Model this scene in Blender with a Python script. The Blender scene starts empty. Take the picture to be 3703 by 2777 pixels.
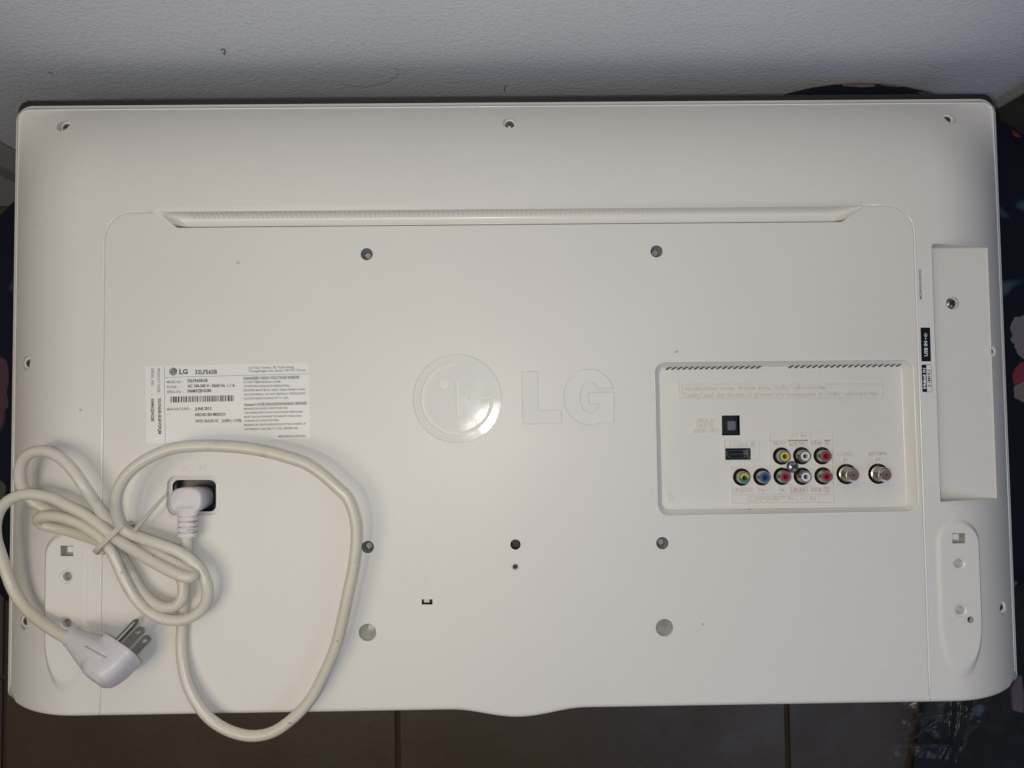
import bpy, bmesh, math, random
from mathutils import Vector, Matrix, Euler
from mathutils.geometry import delaunay_2d_cdt
random.seed(7)
scene = bpy.context.scene
COL = scene.collection

# ------------------------------------------------------------------ camera
CAM = Vector((-0.0071783, -0.0050152, 0.5811198))
EUL = Euler((0.0415865, -0.0111325, -0.0121617), 'XYZ')
FPX = 2807.484
cd = bpy.data.cameras.new('camera'); cam = bpy.data.objects.new('camera', cd); COL.objects.link(cam)
cam.location = CAM; cam.rotation_euler = EUL
cd.sensor_width = 36.0; cd.lens = 36.0*FPX/3703.0; cd.clip_start = 0.01; cd.clip_end = 50
scene.camera = cam

# ------------------------------------------------------------------ world, lamps, exposure
world = bpy.data.worlds.new('World'); scene.world = world; world.use_nodes = True
bg = world.node_tree.nodes['Background']
bg.inputs['Color'].default_value = (0.86, 0.96, 1.12, 1); bg.inputs['Strength'].default_value = 0.065

def lamp(name, kind, loc, power, color, size, target=None):
    d = bpy.data.lights.new(name, kind); d.energy = power; d.color = color
    if kind == 'AREA': d.shape = 'DISK'; d.size = size
    else: d.shadow_soft_size = size
    o = bpy.data.objects.new(name, d); COL.objects.link(o); o.location = loc
    if target is not None:
        o.rotation_euler = (Vector(target)-Vector(loc)).to_track_quat('-Z', 'Y').to_euler()
    return o
# the phone's flash, two centimetres beside the lens
lamp('phone_flash', 'POINT', (-0.026, -0.017, 0.580), 2.85, (1.0, 0.985, 0.93), 0.0045)
# ceiling bulb almost overhead, warm
lamp('ceiling_bulb', 'POINT', (-0.32, -0.24, 2.05), 14.0, (1.0, 0.88, 0.70), 0.035)
# added area fills, no lamp there: warm from the left, bluish from the right
lamp('fill_warm', 'AREA', (-0.75, -0.35, 1.75), 8.0, (1.0, 0.85, 0.66), 0.9, (-0.1, 0, 0))
lamp('fill_cool', 'AREA', (0.9, -0.8, 1.5), 4.6, (0.40, 0.60, 1.0), 1.0, (0.2, 0.25, 0))
scene.view_settings.view_transform = 'Standard'; scene.view_settings.look = 'None'
scene.view_settings.exposure = -0.1; scene.view_settings.gamma = 1.0
scene.render.engine = 'CYCLES'
scene.cycles.use_denoising = True
scene.cycles.denoiser = 'OPENIMAGEDENOISE'; scene.cycles.denoising_input_passes = 'RGB_ALBEDO_NORMAL'; scene.cycles.denoising_prefilter = 'ACCURATE'
scene.cycles.sample_clamp_indirect = 4.0
scene.cycles.max_bounces = 6; scene.cycles.transparent_max_bounces = 12

# ------------------------------------------------------------------ picking points of the place from measured photograph positions
RM = EUL.to_matrix()
def ray(u, v): return RM @ Vector(((u-1851.5)/FPX, -(v-1388.5)/FPX, -1.0))
def P(u, v, z):
    d = ray(u, v); return CAM + d*((z-CAM.z)/d.z)

# ------------------------------------------------------------------ helpers
def srgb(r, g, b):
    f = lambda c: (c/255/12.92) if c/255 <= .04045 else ((c/255+.055)/1.055)**2.4
    return (f(r), f(g), f(b))

def material(name, color, rough=0.5, metal=0.0, spec=0.5, bump=None, mottle=None, coat=0.0, rough_var=None, transmission=0.0, sss=0.0):
    m = bpy.data.materials.new(name); m.use_nodes = True
    nt = m.node_tree; b = nt.nodes['Principled BSDF']
    b.inputs['Base Color'].default_value = (*color, 1); b.inputs['Roughness'].default_value = rough
    b.inputs['Metallic'].default_value = metal; b.inputs['Specular IOR Level'].default_value = spec
    b.inputs['Coat Weight'].default_value = coat; b.inputs['Transmission Weight'].default_value = transmission
    if sss: b.inputs['Subsurface Weight'].default_value = sss; b.inputs['Subsurface Radius'].default_value = (.002,.0015,.001); b.inputs['Subsurface Scale'].default_value = 1.0
    tc = nt.nodes.new('ShaderNodeTexCoord')
    if mottle:
        # mottle: list of (scale, detail, color2, low, high, strength)
        prev = None
        for (sc, det, c2, lo, hi, st) in mottle:
            n = nt.nodes.new('ShaderNodeTexNoise'); n.inputs['Scale'].default_value = sc; n.inputs['Detail'].default_value = det
            nt.links.new(tc.outputs['Object'], n.inputs['Vector'])
            mr = nt.nodes.new('ShaderNodeMapRange'); mr.inputs[1].default_value = lo; mr.inputs[2].default_value = hi; mr.inputs[4].default_value = st
            nt.links.new(n.outputs['Fac'], mr.inputs[0])
            mx = nt.nodes.new('ShaderNodeMix'); mx.data_type = 'RGBA'
            mx.inputs[6].default_value = (*color, 1); mx.inputs[7].default_value = (*c2, 1)
            if prev: nt.links.new(prev, mx.inputs[6])
            nt.links.new(mr.outputs[0], mx.inputs[0]); prev = mx.outputs[2]
        nt.links.new(prev, b.inputs['Base Color'])
    if rough_var:
        sc, lo, hi = rough_var
        n = nt.nodes.new('ShaderNodeTexNoise'); n.inputs['Scale'].default_value = sc; n.inputs['Detail'].default_value = 4
        nt.links.new(tc.outputs['Object'], n.inputs['Vector'])
        mr = nt.nodes.new('ShaderNodeMapRange'); mr.inputs[1].default_value = .3; mr.inputs[2].default_value = .7
        mr.inputs[3].default_value = lo; mr.inputs[4].default_value = hi
        nt.links.new(n.outputs['Fac'], mr.inputs[0]); nt.links.new(mr.outputs[0], b.inputs['Roughness'])
    if bump:
        nrm = None
        for (sc, dist, det) in bump:
            n = nt.nodes.new('ShaderNodeTexNoise'); n.inputs['Scale'].default_value = sc; n.inputs['Detail'].default_value = det
            nt.links.new(tc.outputs['Object'], n.inputs['Vector'])
            bp = nt.nodes.new('ShaderNodeBump'); bp.inputs['Distance'].default_value = dist; bp.inputs['Strength'].default_value = 1.0
            nt.links.new(n.outputs['Fac'], bp.inputs['Height'])
            if nrm: nt.links.new(nrm, bp.inputs['Normal'])
            nrm = bp.outputs['Normal']
        nt.links.new(nrm, b.inputs['Normal'])
    return m

WHITE = (0.73, 0.71, 0.668)
M = {}
M['plastic'] = material('white_plastic', WHITE, .42, bump=[(1300, .000022, 1), (420, .00002, 1)],
    mottle=[(7, 3, (.69, .665, .63), .45, .75, .55), (900, 1, (.80, .79, .77), .62, .70, .6), (170, 0, (.34, .31, .28), .905, .915, .6)])
M['plastic_smooth'] = material('white_plastic_smooth', (0.75, .735, .705), .25, bump=[(300, .00001, 1)])
M['gloss'] = material('glossy_white_plastic', (0.80, .785, .75), .1, spec=.32, bump=[(140, .000015, 3)], rough_var=(90, .06, .13))
M['bezel'] = material('black_bezel_plastic', (0.012, .011, .010), .35)
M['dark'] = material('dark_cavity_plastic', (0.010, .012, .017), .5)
M['black_gloss'] = material('black_socket_plastic', (0.012, .016, .022), .28)
M['grey_metal'] = material('grey_metal', (0.30, .31, .33), .35, metal=.9, bump=[(900, .00004, 2)])
M['grey_part'] = material('grey_zinc_part', (0.30, .32, .33), .34, metal=.25, bump=[(900, .00004, 2)])
M['nickel'] = material('nickel_metal', (0.55, .52, .46), .27, metal=1.0, bump=[(700, .00002, 2)])
M['screw'] = material('screw_steel', (0.26, .265, .28), .33, metal=.85)
M['screw_shade'] = material('screw_recess_shade', (0.012, .012, .014), .5)
M['cord'] = material('cream_cord', (0.67, .638, .55), .27, bump=[(60, .0001, 1)],
    mottle=[(14, 3, (.64, .60, .47), .45, .65, .8), (45, 4, (.42, .38, .30), .64, .74, .6), (160, 2, (.22, .19, .16), .73, .76, .7)])
M['plug'] = material('pale_plug_plastic', (0.655, .625, .645), .36, bump=[(500, .00003, 2)])
M['tie'] = material('translucent_nylon_tie', (0.50, .48, .41), .35, bump=[(300, .00005, 1)])
M['brass'] = material('plug_prong_metal', (0.42, .40, .35), .24, metal=1.0, bump=[(200, .00004, 3)])
M['sticker'] = material('white_sticker_paper', (0.79, .785, .775), .3, bump=[(250, .00001, 1)])
M['clear_label'] = material('pale_label_film', (0.745, .735, .715), .28)
M['ink_black'] = material('black_ink', (0.012, .012, .016), .4)
M['ink_grey'] = material('grey_ink', (0.13, .13, .135), .4)
M['ink_white'] = material('white_ink', (0.70, .70, .70), .4)
M['label_black'] = material('black_label_print', (0.006, .008, .014), .3)
M['yellow'] = material('yellow_insert', (0.62, .53, .045), .35)
M['green'] = material('green_insert', (0.03, .22, .10), .35)
M['white_insert'] = material('white_insert', (0.72, .72, .74), .35)
M['red'] = material('red_insert', (0.42, .022, .035), .35)
M['blue'] = material('blue_insert', (0.015, .09, .32), .35)
M['grey_cap'] = material('grey_brown_plug_disc', (0.30, .285, .25), .4, bump=[(260, .0001, 3)], mottle=[(220, 3, (.22, .20, .17), .45, .6, .6)])
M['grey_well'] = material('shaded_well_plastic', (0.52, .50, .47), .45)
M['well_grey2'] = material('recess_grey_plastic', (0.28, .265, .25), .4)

def link(name, mesh, mat, parent=None):
    o = bpy.data.objects.new(name, mesh); COL.objects.link(o)
    if mat is not None:
        mesh.materials.clear()
        for m_ in (mat if isinstance(mat, (list, tuple)) else [mat]): mesh.materials.append(m_)
    if parent is not None:
        o.parent = parent
        w = Matrix.Identity(4); q = parent
        while q is not None: w = Matrix.Translation(q.location) @ w if q.parent is None else w; q = q.parent
        o.matrix_parent_inverse = w.inverted() if parent.parent is None else Matrix.Identity(4)
    return o
def from_data(name, verts, faces, mat, parent=None, smooth=False, mats=None):
    me = bpy.data.meshes.new(name); me.from_pydata([tuple(v) for v in verts], [], faces); me.update()
    if smooth: me.polygons.foreach_set('use_smooth', [True]*len(me.polygons))
    o = link(name, me, mat, parent)
    if mats: me.polygons.foreach_set('material_index', mats)
    return o
def from_bm(name, bm, mat, parent=None, smooth=None, fix=True):
    if fix: bmesh.ops.recalc_face_normals(bm, faces=bm.faces)
    me = bpy.data.meshes.new(name); bm.to_mesh(me); bm.free()
    if smooth is not None:
        me.polygons.foreach_set('use_smooth', [True]*len(me.polygons))
        if smooth < 179:
            me.set_sharp_from_angle(angle=math.radians(smooth))
    return link(name, me, mat, parent)
def empty(name, loc, label, cat, group=None):
    o = bpy.data.objects.new(name, None); COL.objects.link(o); o.location = loc; o.empty_display_size = .05
    o['label'] = label; o['category'] = cat
    if group: o['group'] = group
    return o
def tag(o, label, cat=None, group=None, kind=None):
    o['label'] = label
    if cat: o['category'] = cat
    if group: o['group'] = group
    if kind: o['kind'] = kind
    return o

def circle(cx, cy, r, n=24, ry=None, ph=0.0):
    ry = r if ry is None else ry
    return [(cx+r*math.cos(2*math.pi*i/n+ph), cy+ry*math.sin(2*math.pi*i/n+ph)) for i in range(n)]
def rrect(corners, r, n=6):
    # rounded polygon through 4 corners (any orientation), radius r
    out = []; k = len(corners)
    rr = r if isinstance(r, (list, tuple)) else [r]*k
    for i in range(k):
        p = Vector(corners[i]); a = (Vector(corners[i-1])-p).normalized(); b = (Vector(corners[(i+1) % k])-p).normalized()
        ang = a.angle(b); d = rr[i]/math.tan(ang/2); c = p+(a+b).normalized()*(rr[i]/math.sin(ang/2))
        s = p+a*d-c; e = p+b*d-c
        a0 = math.atan2(s.y, s.x); a1 = math.atan2(e.y, e.x); da = (a1-a0+math.pi) % (2*math.pi)-math.pi
        for j in range(n+1):
            t = a0+da*j/n; out.append((c.x+rr[i]*math.cos(t), c.y+rr[i]*math.sin(t)))
    return out
def inside(pt, poly):
    x, y = pt; c = False; j = len(poly)-1
    for i in range(len(poly)):
        xi, yi = poly[i]; xj, yj = poly[j]
        if (yi > y) != (yj > y) and x < (xj-xi)*(y-yi)/(yj-yi)+xi: c = not c
        j = i
    return c
def bbox(poly):
    xs = [p[0] for p in poly]; ys = [p[1] for p in poly]; return min(xs), max(xs), min(ys), max(ys)

def sheet(outline, holes, grid=(), extra=(), minsep=0.0006):
    """triangulated flat region with holes: returns 2D verts, triangles"""
    verts = []; edges = []
    def loop(lp, closed=True):
        s = len(verts); verts.extend(Vector(p) for p in lp); n = len(lp)
        for i in range(n if closed else n-1): edges.append((s+i, s+(i+1) % n))
    loop(outline)
    for h in holes: loop(h)
    for e, closed in extra: loop(e, closed)
    # grid points away from constraints (hash)
    cell = 0.002; used = set()
    for (a, b) in edges:
        p, q = verts[a], verts[b]; L = (q-p).length; m = max(1, int(L/(cell*.5)))
        for i in range(m+1):
            t = p.lerp(q, i/m); used.add((int(t.x//cell), int(t.y//cell)))
    for g in grid:
        if (int(g[0]//cell), int(g[1]//cell)) not in used: verts.append(Vector(g))
    V, E_, F, _, _, _ = delaunay_2d_cdt(verts, edges, [], 0, 1e-7)
    bbs = [(bbox(h), h) for h in holes]; tris = []
    for f in F:
        c = ((V[f[0]].x+V[f[1]].x+V[f[2]].x)/3, (V[f[0]].y+V[f[1]].y+V[f[2]].y)/3)
        if not inside(c, outline): continue
        bad = False
        for bb, h in bbs:
            if bb[0] <= c[0] <= bb[1] and bb[2] <= c[1] <= bb[3] and inside(c, h): bad = True; break
        if not bad: tris.append(tuple(f))
    return V, tris

def strip(loopA, loopB, closed=True):
    """quad strip between two 3D loops of equal length"""
    n = len(loopA); v = list(loopA)+list(loopB); f = []
    for i in range(n if closed else n-1):
        j = (i+1) % n; f.append((i, j, n+j, n+i))
    return v, f
def merge(parts):
    V = []; F = []
    for v, f in parts:
        s = len(V); V += list(v); F += [tuple(i+s for i in q) for q in f]
    return V, F
def lift(poly, z): return [(p[0], p[1], z) for p in poly]
def loft(loops, closed=True, cap=False, cap0=False):
    V = [p for l in loops for p in l]; n = len(loops[0]); F = []
    for k in range(len(loops)-1):
        for i in range(n if closed else n-1):
            j = (i+1) % n; F.append((k*n+i, k*n+j, (k+1)*n+j, (k+1)*n+i))
    if cap: F.append(tuple((len(loops)-1)*n+i for i in range(n)))
    if cap0: F.append(tuple(reversed(range(n))))
    return V, F
def lathe(prof, cx, cy, n=28, axis=None, cap=True):
    """profile [(r,z)...] revolved round a vertical axis"""
    loops = [[(cx+r*math.cos(2*math.pi*i/n), cy+r*math.sin(2*math.pi*i/n), z) for i in range(n)] for r, z in prof]
    return loft(loops, True, cap=cap)
def make(name, VF, mat, parent=None, smooth=None, fix=False):
    v, f = VF
    me = bpy.data.meshes.new(name); me.from_pydata([tuple(p) for p in v], [], f); me.update()
    bm = bmesh.new(); bm.from_mesh(me); bpy.data.meshes.remove(me)
    bmesh.ops.recalc_face_normals(bm, faces=bm.faces)
    return from_bm(name, bm, mat, parent, smooth, fix=False)
def bar_uv(pts, w, z, h):
    """thin raised line along pts (xy), width w"""
    V = []; F = []; kk = 0
    for a, b in zip(pts[:-1], pts[1:]):
        kk += 1; hh = h*(1-.06*(kk % 3)); zl = z-.00002
        a = Vector(a[:2]); b = Vector(b[:2]); d = (b-a).normalized(); nrm = Vector((-d.y, d.x))*w/2; a = a-d*w/2; b = b+d*w/2
        s = len(V)
        for zz in (zl, z+hh):
            for p in (a-nrm, b-nrm, b+nrm, a+nrm): V.append((p.x, p.y, zz))
        F += [(s+4, s+5, s+6, s+7), (s, s+1, s+5, s+4), (s+1, s+2, s+6, s+5), (s+2, s+3, s+7, s+6), (s+3, s, s+4, s+7)]
    return V, F

# ------------------------------------------------------------------ the television's back: heights
XL, XR, YT, YB, HP = -0.3665, 0.3665, 0.2297, -0.2022, 0.050
YS, XS, RS = 0.1377, 0.2790, 0.0185
def bumpy(x):
    t = abs(x-0.0008)/0.0465
    return YB-0.0056*(0.5+0.5*math.cos(math.pi*t)) if t < 1 else YB
PADC = 0.3030
def pad_sdf(ax, y):
    # tapering rounded pad, signed distance in the xy plane (positive outside)
    yt, yb = -0.0955, -0.1485
    if y > yt: return math.hypot(ax-PADC, y-yt)-0.0125
    if y < yb:
        t = (y-yb)/0.0290; e = math.hypot((ax-PADC)/0.0125, t); return (e-1)*0.0125
    return abs(ax-PADC)-0.0125
def zf(x, y):
    dl = min(x-XL, XR-x); dt = YT-y
    Rc = 0.012
    # distance to the upper / side edge with a rounded corner
    if dl < Rc and dt < Rc: de = Rc-math.hypot(Rc-dl, Rc-dt)
    else: de = min(dl, dt)
    a = min(1, max(0, 1-(dl-0.0035)/0.066)); b = min(1, max(0, 1-(dt-0.0040)/0.082))
    z = 0.012+0.038*(1-a*a)*(1-b*b)
    if de < 0.0038:
        z = 0.0088+0.0030*max(de, 0)/0.0038
    elif de < 0.0052:
        z = max(z, 0.0118+0.0009*math.sin(math.pi*(de-0.0038)/0.0014))
    # seam groove
    qx = abs(x)-XS+RS; qy = y-YS+RS
    d = math.hypot(max(qx, 0), max(qy, 0))+min(max(qx, qy), 0)-RS
    if 0 <= d < 0.0013: z -= 0.0005*(1-d/0.0013)
    elif -0.0002 < d < 0: z -= 0.0005*(1+d/0.0002)
    # mounting pads
    ax = abs(x)
    if ax > 0.2815 and -0.195 < y < -0.075:
        pd = pad_sdf(ax, y)
        if pd < 0.0045:
            t = max(0, pd/0.0045); s = t*t*(3-2*t)
            z = 0.0512*(1-s)+z*s
    # faint dimple near the top
    dd = math.hypot(x-DIM[0], y-DIM[1])
    if dd < 0.0047: z -= 0.00045*(1-(dd/0.0047)**2)
    # bottom edge rounding
    db = y-bumpy(x)
    if db < 0.003: z -= 0.0022*(1-math.sqrt(max(0, 1-(1-max(db, 0)/0.003)**2)))
    # lower corners
    return z
DIM = P(1847, 631, .047)
def S(u, v):
    z = .05
    for _ in range(14):
        p = P(u, v, z); z = zf(min(max(p.x, XL+1e-4), XR-1e-4), p.y)
    return P(u, v, z)

# outline of the shell (counter-clockwise)
outline = []
n = 10
for i in range(n+1):   # top right corner
    t = math.pi/2*i/n; outline.append((XR-.012+.012*math.cos(t), YT-.012+.012*math.sin(t)))
outline += [(x*.01, YT) for x in range(34, -35, -2)]
for i in range(n+1):
    t = math.pi/2+math.pi/2*i/n; outline.append((XL+.012+.012*math.cos(t), YT-.012+.012*math.sin(t)))
outline += [(XL, y*.01) for y in range(20, -19, -2)]
for i in range(7):
    t = math.pi+math.pi/2*i/6; outline.append((XL+.004+.004*math.cos(t), YB+.004+.004*math.sin(t)))
outline += [(x*.004, bumpy(x*.004)) for x in range(-89, 90)]
for i in range(7):
    t = 3*math.pi/2+math.pi/2*i/6; outline.append((XR-.004+.004*math.cos(t), YB+.004+.004*math.sin(t)))
outline += [(XR, y*.01) for y in range(-18, 21, 2)]

holes = []
def at(u, v, z=None):
    p = S(u, v) if z is None else P(u, v, z); return p
# ---- television thing
TVX = (0.0, 0.0, 0.0)
tv = empty('television', TVX, 'white television lying face down on two poufs, its back with sockets and logo upward', 'television')

PARTS = []   # deferred wells
SCREWS = [(229, 454), (1843, 444), (3437, 427), (3591, 1270), (3628, 2201), (95, 1312), (84, 2252)]
screw_c = [at(u, v) for u, v in SCREWS]
for c in screw_c: holes.append(circle(c.x, c.y, .0050, 26))
VESA = [(1326, 919), (2374, 909), (1330, 1978), (2395, 1964)]
vesa_c = [P(u, v, HP) for u, v in VESA]
for c in vesa_c: holes.append(circle(c.x, c.y, .0042, 26))
mid_c = P(1864, 1969, HP); holes.append(circle(mid_c.x, mid_c.y, .0035, 24))
small_c = P(1864, 2051, HP); holes.append(circle(small_c.x, small_c.y, .0026, 20))
cap_c = [P(1329, 2287, HP), P(2403, 2270, HP)]
for c in cap_c: holes.append(circle(c.x, c.y, .0059, 30))
def quad(cs, z): return [(P(u, v, z).x, P(u, v, z).y) for u, v in cs]
lock = quad([(1525, 2186), (1564, 2186), (1564, 2167), (1525, 2167)], HP); holes.append(lock)
slot = quad([(639, 824), (3046, 803), (3118, 746), (572, 766)], HP); holes.append(slot)
jack_out = rrect(quad([(2380, 1867), (3324, 1850), (3302, 1298), (2366, 1308)], HP), .0075, 7); holes.append(jack_out)
ac_out = rrect(quad([(601.5, 1865), (792, 1865), (792, 1719.5), (601.5, 1719.5)], HP), .0062, 6); holes.append(ac_out)
RX0, RX1, RY0, RY1, RZ = 0.2913, 0.3405, -0.0672, 0.1112, 0.0335
side_top = rrect([(RX0, RY0), (RX1, RY0), (RX1, RY1), (RX0, RY1)], [.001, .001, .001, .002], 3); holes.append(side_top)
PXM = 5275.0
GAP, BED = .00022, .0009
def grow(poly, d):
    A = sum(poly[i-1][0]*poly[i][1]-poly[i][0]*poly[i-1][1] for i in range(len(poly)))
    sg = 1 if A > 0 else -1; n_ = len(poly); out = []
    for i in range(n_):
        p = Vector(poly[i]); a = (p-Vector(poly[i-1])); b = (Vector(poly[(i+1) % n_])-p)
        if a.length < 1e-9 or b.length < 1e-9: out.append(tuple(p)); continue
        a.normalize(); b.normalize(); na = Vector((a.y, -a.x))*sg; nb = Vector((b.y, -b.x))*sg
        m_ = (na+nb); m_ = m_/max(.5, m_.length_squared/2) if m_.length > 1e-6 else na
        q = p+m_*d; out.append((q.x, q.y))
    return out
EE = lambda x, y: P(1230+x*.5606, 900+y*.5606, HP)
cc = EE(756, 965); px = .5606/PXM
def arc(r, a0, a1, n): return [(cc.x+r*math.cos(math.radians(a0+(a1-a0)*i/n)), cc.y+r*math.sin(math.radians(a0+(a1-a0)*i/n))) for i in range(n+1)]
ro, ri = 236*px, 212*px
a1_ = 360+math.degrees(math.asin(15*px/ro)); a1i = 360+math.degrees(math.asin(-8*px/ri))
gr = arc(ro, 88, a1_, 60)+[(cc.x+70*px, cc.y+15*px), (cc.x+70*px, cc.y-8*px)]+arc(ri, a1i, 88, 56)
lc = [(cc.x-9*px, cc.y+123*px), (cc.x-9*px, cc.y-120*px), (cc.x+69*px, cc.y-120*px), (cc.x+69*px, cc.y-98*px), (cc.x+11*px, cc.y-98*px), (cc.x+11*px, cc.y+123*px)]
dot = circle(cc.x-91*px, cc.y+90*px, 33*px, 24)
Lp = [EE(*q) for q in ((1173, 792), (1275, 791), (1276, 1041), (1427, 1040), (1429, 1126), (1179, 1128))]
def ell(cx, cy, rx, ry, a0, a1, n): return [(cx+rx*math.cos(math.radians(a0+(a1-a0)*i/n)), cy-ry*math.sin(math.radians(a0+(a1-a0)*i/n))) for i in range(n+1)]
Gp = ell(1606, 955, 163, 178, 19, 318, 60)+[(1682, 1085), (1683, 1122), (1766, 1120), (1766, 925), (1606, 926), (1606, 997), (1671, 997)]
Gp += [(1668, 1022), (1650, 1044)]+ell(1610, 956, 63, 100, 290, 60, 30)+[(1655, 885), (1660, 899)]
Gp = [EE(*q) for q in Gp]
disc_out = circle(cc.x, cc.y, 283*px, 90); l_out = [(p.x, p.y) for p in Lp][::-1]; g_out = [(p.x, p.y) for p in Gp]
for q in (disc_out, l_out, g_out): holes.append(grow(q, GAP))
# pad openings
PADZ = .0512
pad_sq = [quad([(219, 2011), (265, 2011), (265, 1973), (219, 1973)], PADZ), quad([(3444, 1965), (3490, 1965), (3490, 1928), (3444, 1928)], PADZ)]
holes += pad_sq
pad_rings = [P(240, 2086, PADZ), P(238, 2255, PADZ), P(3470, 2038, PADZ), P(3476, 2207, PADZ)]
for c in pad_rings: holes.append(circle(c.x, c.y, .0046, 26))
pad_hole = P(3510, 2241, PADZ); holes.append(circle(pad_hole.x, pad_hole.y, .0023, 18))

extra = []
for off in (-.0016, -.0005, -.0002, 0, .0004, .0008, .0013, .0018, .0030):   # seam lines
    R = RS+off; x0 = XS+off; y0 = YS+off; pts = [(-x0, YB+.0042)]
    pts += [(-x0, YB+.01+k*.02) for k in range(int((y0-R-YB-.012)/.02)+1)]
    for i in range(9):
        t = math.pi-math.pi/2*i/8; pts.append((-x0+R+R*math.cos(t), y0-R+R*math.sin(t)))
    a = [p for p in pts]; a.append((-.2455, y0))
    extra.append((a, False)); extra.append(([(-p[0], p[1]) for p in a], False))
for s in (-1, 1):
    for off in (0.0, .0009, .0018, .0028, .0045):
        lp = []
        for i in range(13):
            t = math.pi*i/12; lp.append((PADC+(.0125+off)*math.cos(t), -.0955+(.0125+off)*math.sin(t)))
        lp += [(PADC-.0125-off, y) for y in (-.105, -.115, -.125, -.135, -.145)]
        for i in range(17):
            t = math.pi+math.pi*i/16; k = 1+off/.0125
            lp.append((PADC+.0125*k*math.cos(t), -.1485+.029*k*math.sin(t)))
        lp += [(PADC+.0125+off, y) for y in (-.145, -.135, -.125, -.115, -.105)]
        extra.append(([(s*p[0], p[1]) for p in lp], True))
for off in (.0019, .0038, .0045, .0052, .0075):  # rim lines
    lp = [(XR-off, YB+.006)]+[(XR-off, y*.01) for y in range(-18, 21, 2)]
    Rr = max(.012-off, .002); cx = XR-off-Rr; cy = YT-off-Rr
    lp += [(cx+Rr*math.cos(math.pi/2*i/8), cy+Rr*math.sin(math.pi/2*i/8)) for i in range(9)]
    lp2 = [(-p[0], p[1]) for p in lp][::-1]
    extra.append((lp+[(x*.02, YT-off) for x in range(16, -17, -1)]+lp2, False))
for off in (.0006, .0015, .003):
    extra.append(([(x*.004, bumpy(x*.004)+off) for x in range(-88, 89)], False))
for rr in (.0047, .0035, .002): extra.append((circle(DIM.x, DIM.y, rr, 16), True))

grid = []
x = XL+.004
while x < XR-.003:
    edge = min(x-XL, XR-x) < .088
    step = .0035 if edge else .009
    y = YB+.005
    while y < YT-.004:
        e2 = YT-y < .092
        grid.append((x+random.uniform(-1e-4, 1e-4), y+random.uniform(-1e-4, 1e-4))); y += .0035 if (edge and e2) else (.004 if e2 else (.006 if edge else .010))
    x += step
V2, T = sheet(outline, holes, grid, extra)
verts = [(p.x, p.y, zf(p.x, p.y)) for p in V2]
e = .00006; nrms = []
def cl(x, y): return min(max(x, XL), XR), min(max(y, bumpy(x)), YT)
for p in V2:
    dzx = (zf(*cl(p.x+e, p.y))-zf(*cl(p.x-e, p.y)))/(2*e); dzy = (zf(*cl(p.x, p.y+e))-zf(*cl(p.x, p.y-e)))/(2*e)
    dzx = max(-2.5, min(2.5, dzx)); dzy = max(-2.5, min(2.5, dzy))
    nrms.append(Vector((-dzx, -dzy, 1)).normalized())
# wall of the shell going down to the front bezel
m0 = len(verts)
top = [(p[0], p[1], zf(*p)) for p in outline]; nO = len(outline)
for k, (dz, fr) in enumerate([(0, 0), (0.0008, .0), (None, 0)]):
    for i, p in enumerate(top):
        a = outline[i-1]; b = outline[(i+1) % nO]; d = Vector((b[0]-a[0], b[1]-a[1])).normalized(); nn = Vector((d.y, -d.x, 0))
        o_ = .0004 if k else 0
        z = p[2] if k == 0 else (p[2]-.0006 if k == 1 else .0045)
        verts.append((p[0]+nn.x*o_, p[1]+nn.y*o_, z)); nrms.append((nn+Vector((0, 0, 1.2 if k == 0 else .1))).normalized())
faces = list(T)
fixed = []
for f in faces:
    a, b, c = (V2[i] for i in f)
    fixed.append(f if (b-a).cross(c-a) > 0 else (f[0], f[2], f[1]))
faces = fixed
for k in range(2):
    for i in range(nO):
        j = (i+1) % nO; A = m0+k*nO; B = A+nO
        faces.append((A+i, B+i, B+j, A+j))
me = bpy.data.meshes.new('back_shell'); me.from_pydata(verts, [], faces); me.update()
me.polygons.foreach_set('use_smooth', [True]*len(me.polygons))
me.normals_split_custom_set_from_vertices([tuple(q) for q in nrms])
shell = link('back_shell', me, M['plastic'], tv)

def highlight_bead(name, pts, r, mat, parent, sink=.35, n=8):
    path_ = [Vector((p[0], p[1], p[2]-r*sink)) for p in pts]
    v_, f_ = tube(path_, r, n); return make(name, (v_, f_), mat, parent, 179)
def tube(path, r, n=14, cap=True, flat=None):
    loops = []; t0 = (path[1]-path[0]).normalized(); nrm = t0.orthogonal().normalized()
    for i, p in enumerate(path):
        t = (path[min(i+1, len(path)-1)]-path[max(i-1, 0)]).normalized()
        nrm = (nrm-t*nrm.dot(t)).normalized(); b = t.cross(nrm); rr = r(i/(len(path)-1)) if callable(r) else r
        loops.append([tuple(p+(nrm*math.cos(2*math.pi*k/n)+b*math.sin(2*math.pi*k/n))*rr) for k in range(n)])
    return loft(loops, True, cap=cap, cap0=cap)
M['highlight_bead'] = material('highlight_edge_white', (0.80, .785, .755), .17, spec=.7)  # lighter glossy beads added along edges to draw bright highlight lines
for s in (-1, 1):
    off = .0009; R = RS+off; x0 = XS+off; y0 = YS+off
    pts = [(s*x0, YB+.0012+k*.012) for k in range(int((y0-R-YB)/.012)+1)]
    for i in range(13):
        t = math.pi/2*i/12; pts.append((s*(x0-R+R*math.cos(t)), y0-R+R*math.sin(t)))
    pts.append((s*.2465, y0))
    highlight_bead('seam_highlight', [(x, y, zf(x, y)) for x, y in pts], .00080, M['highlight_bead'], shell, .3)
off = .0045; Rr = .0075; cx = XR-off-Rr; cy = YT-off-Rr
lp = [(XR-off, YB+.008+.015*k) for k in range(28) if YB+.008+.015*k < cy]+[(cx+Rr*math.cos(math.pi/2*i/10), cy+Rr*math.sin(math.pi/2*i/10)) for i in range(11)]
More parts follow.
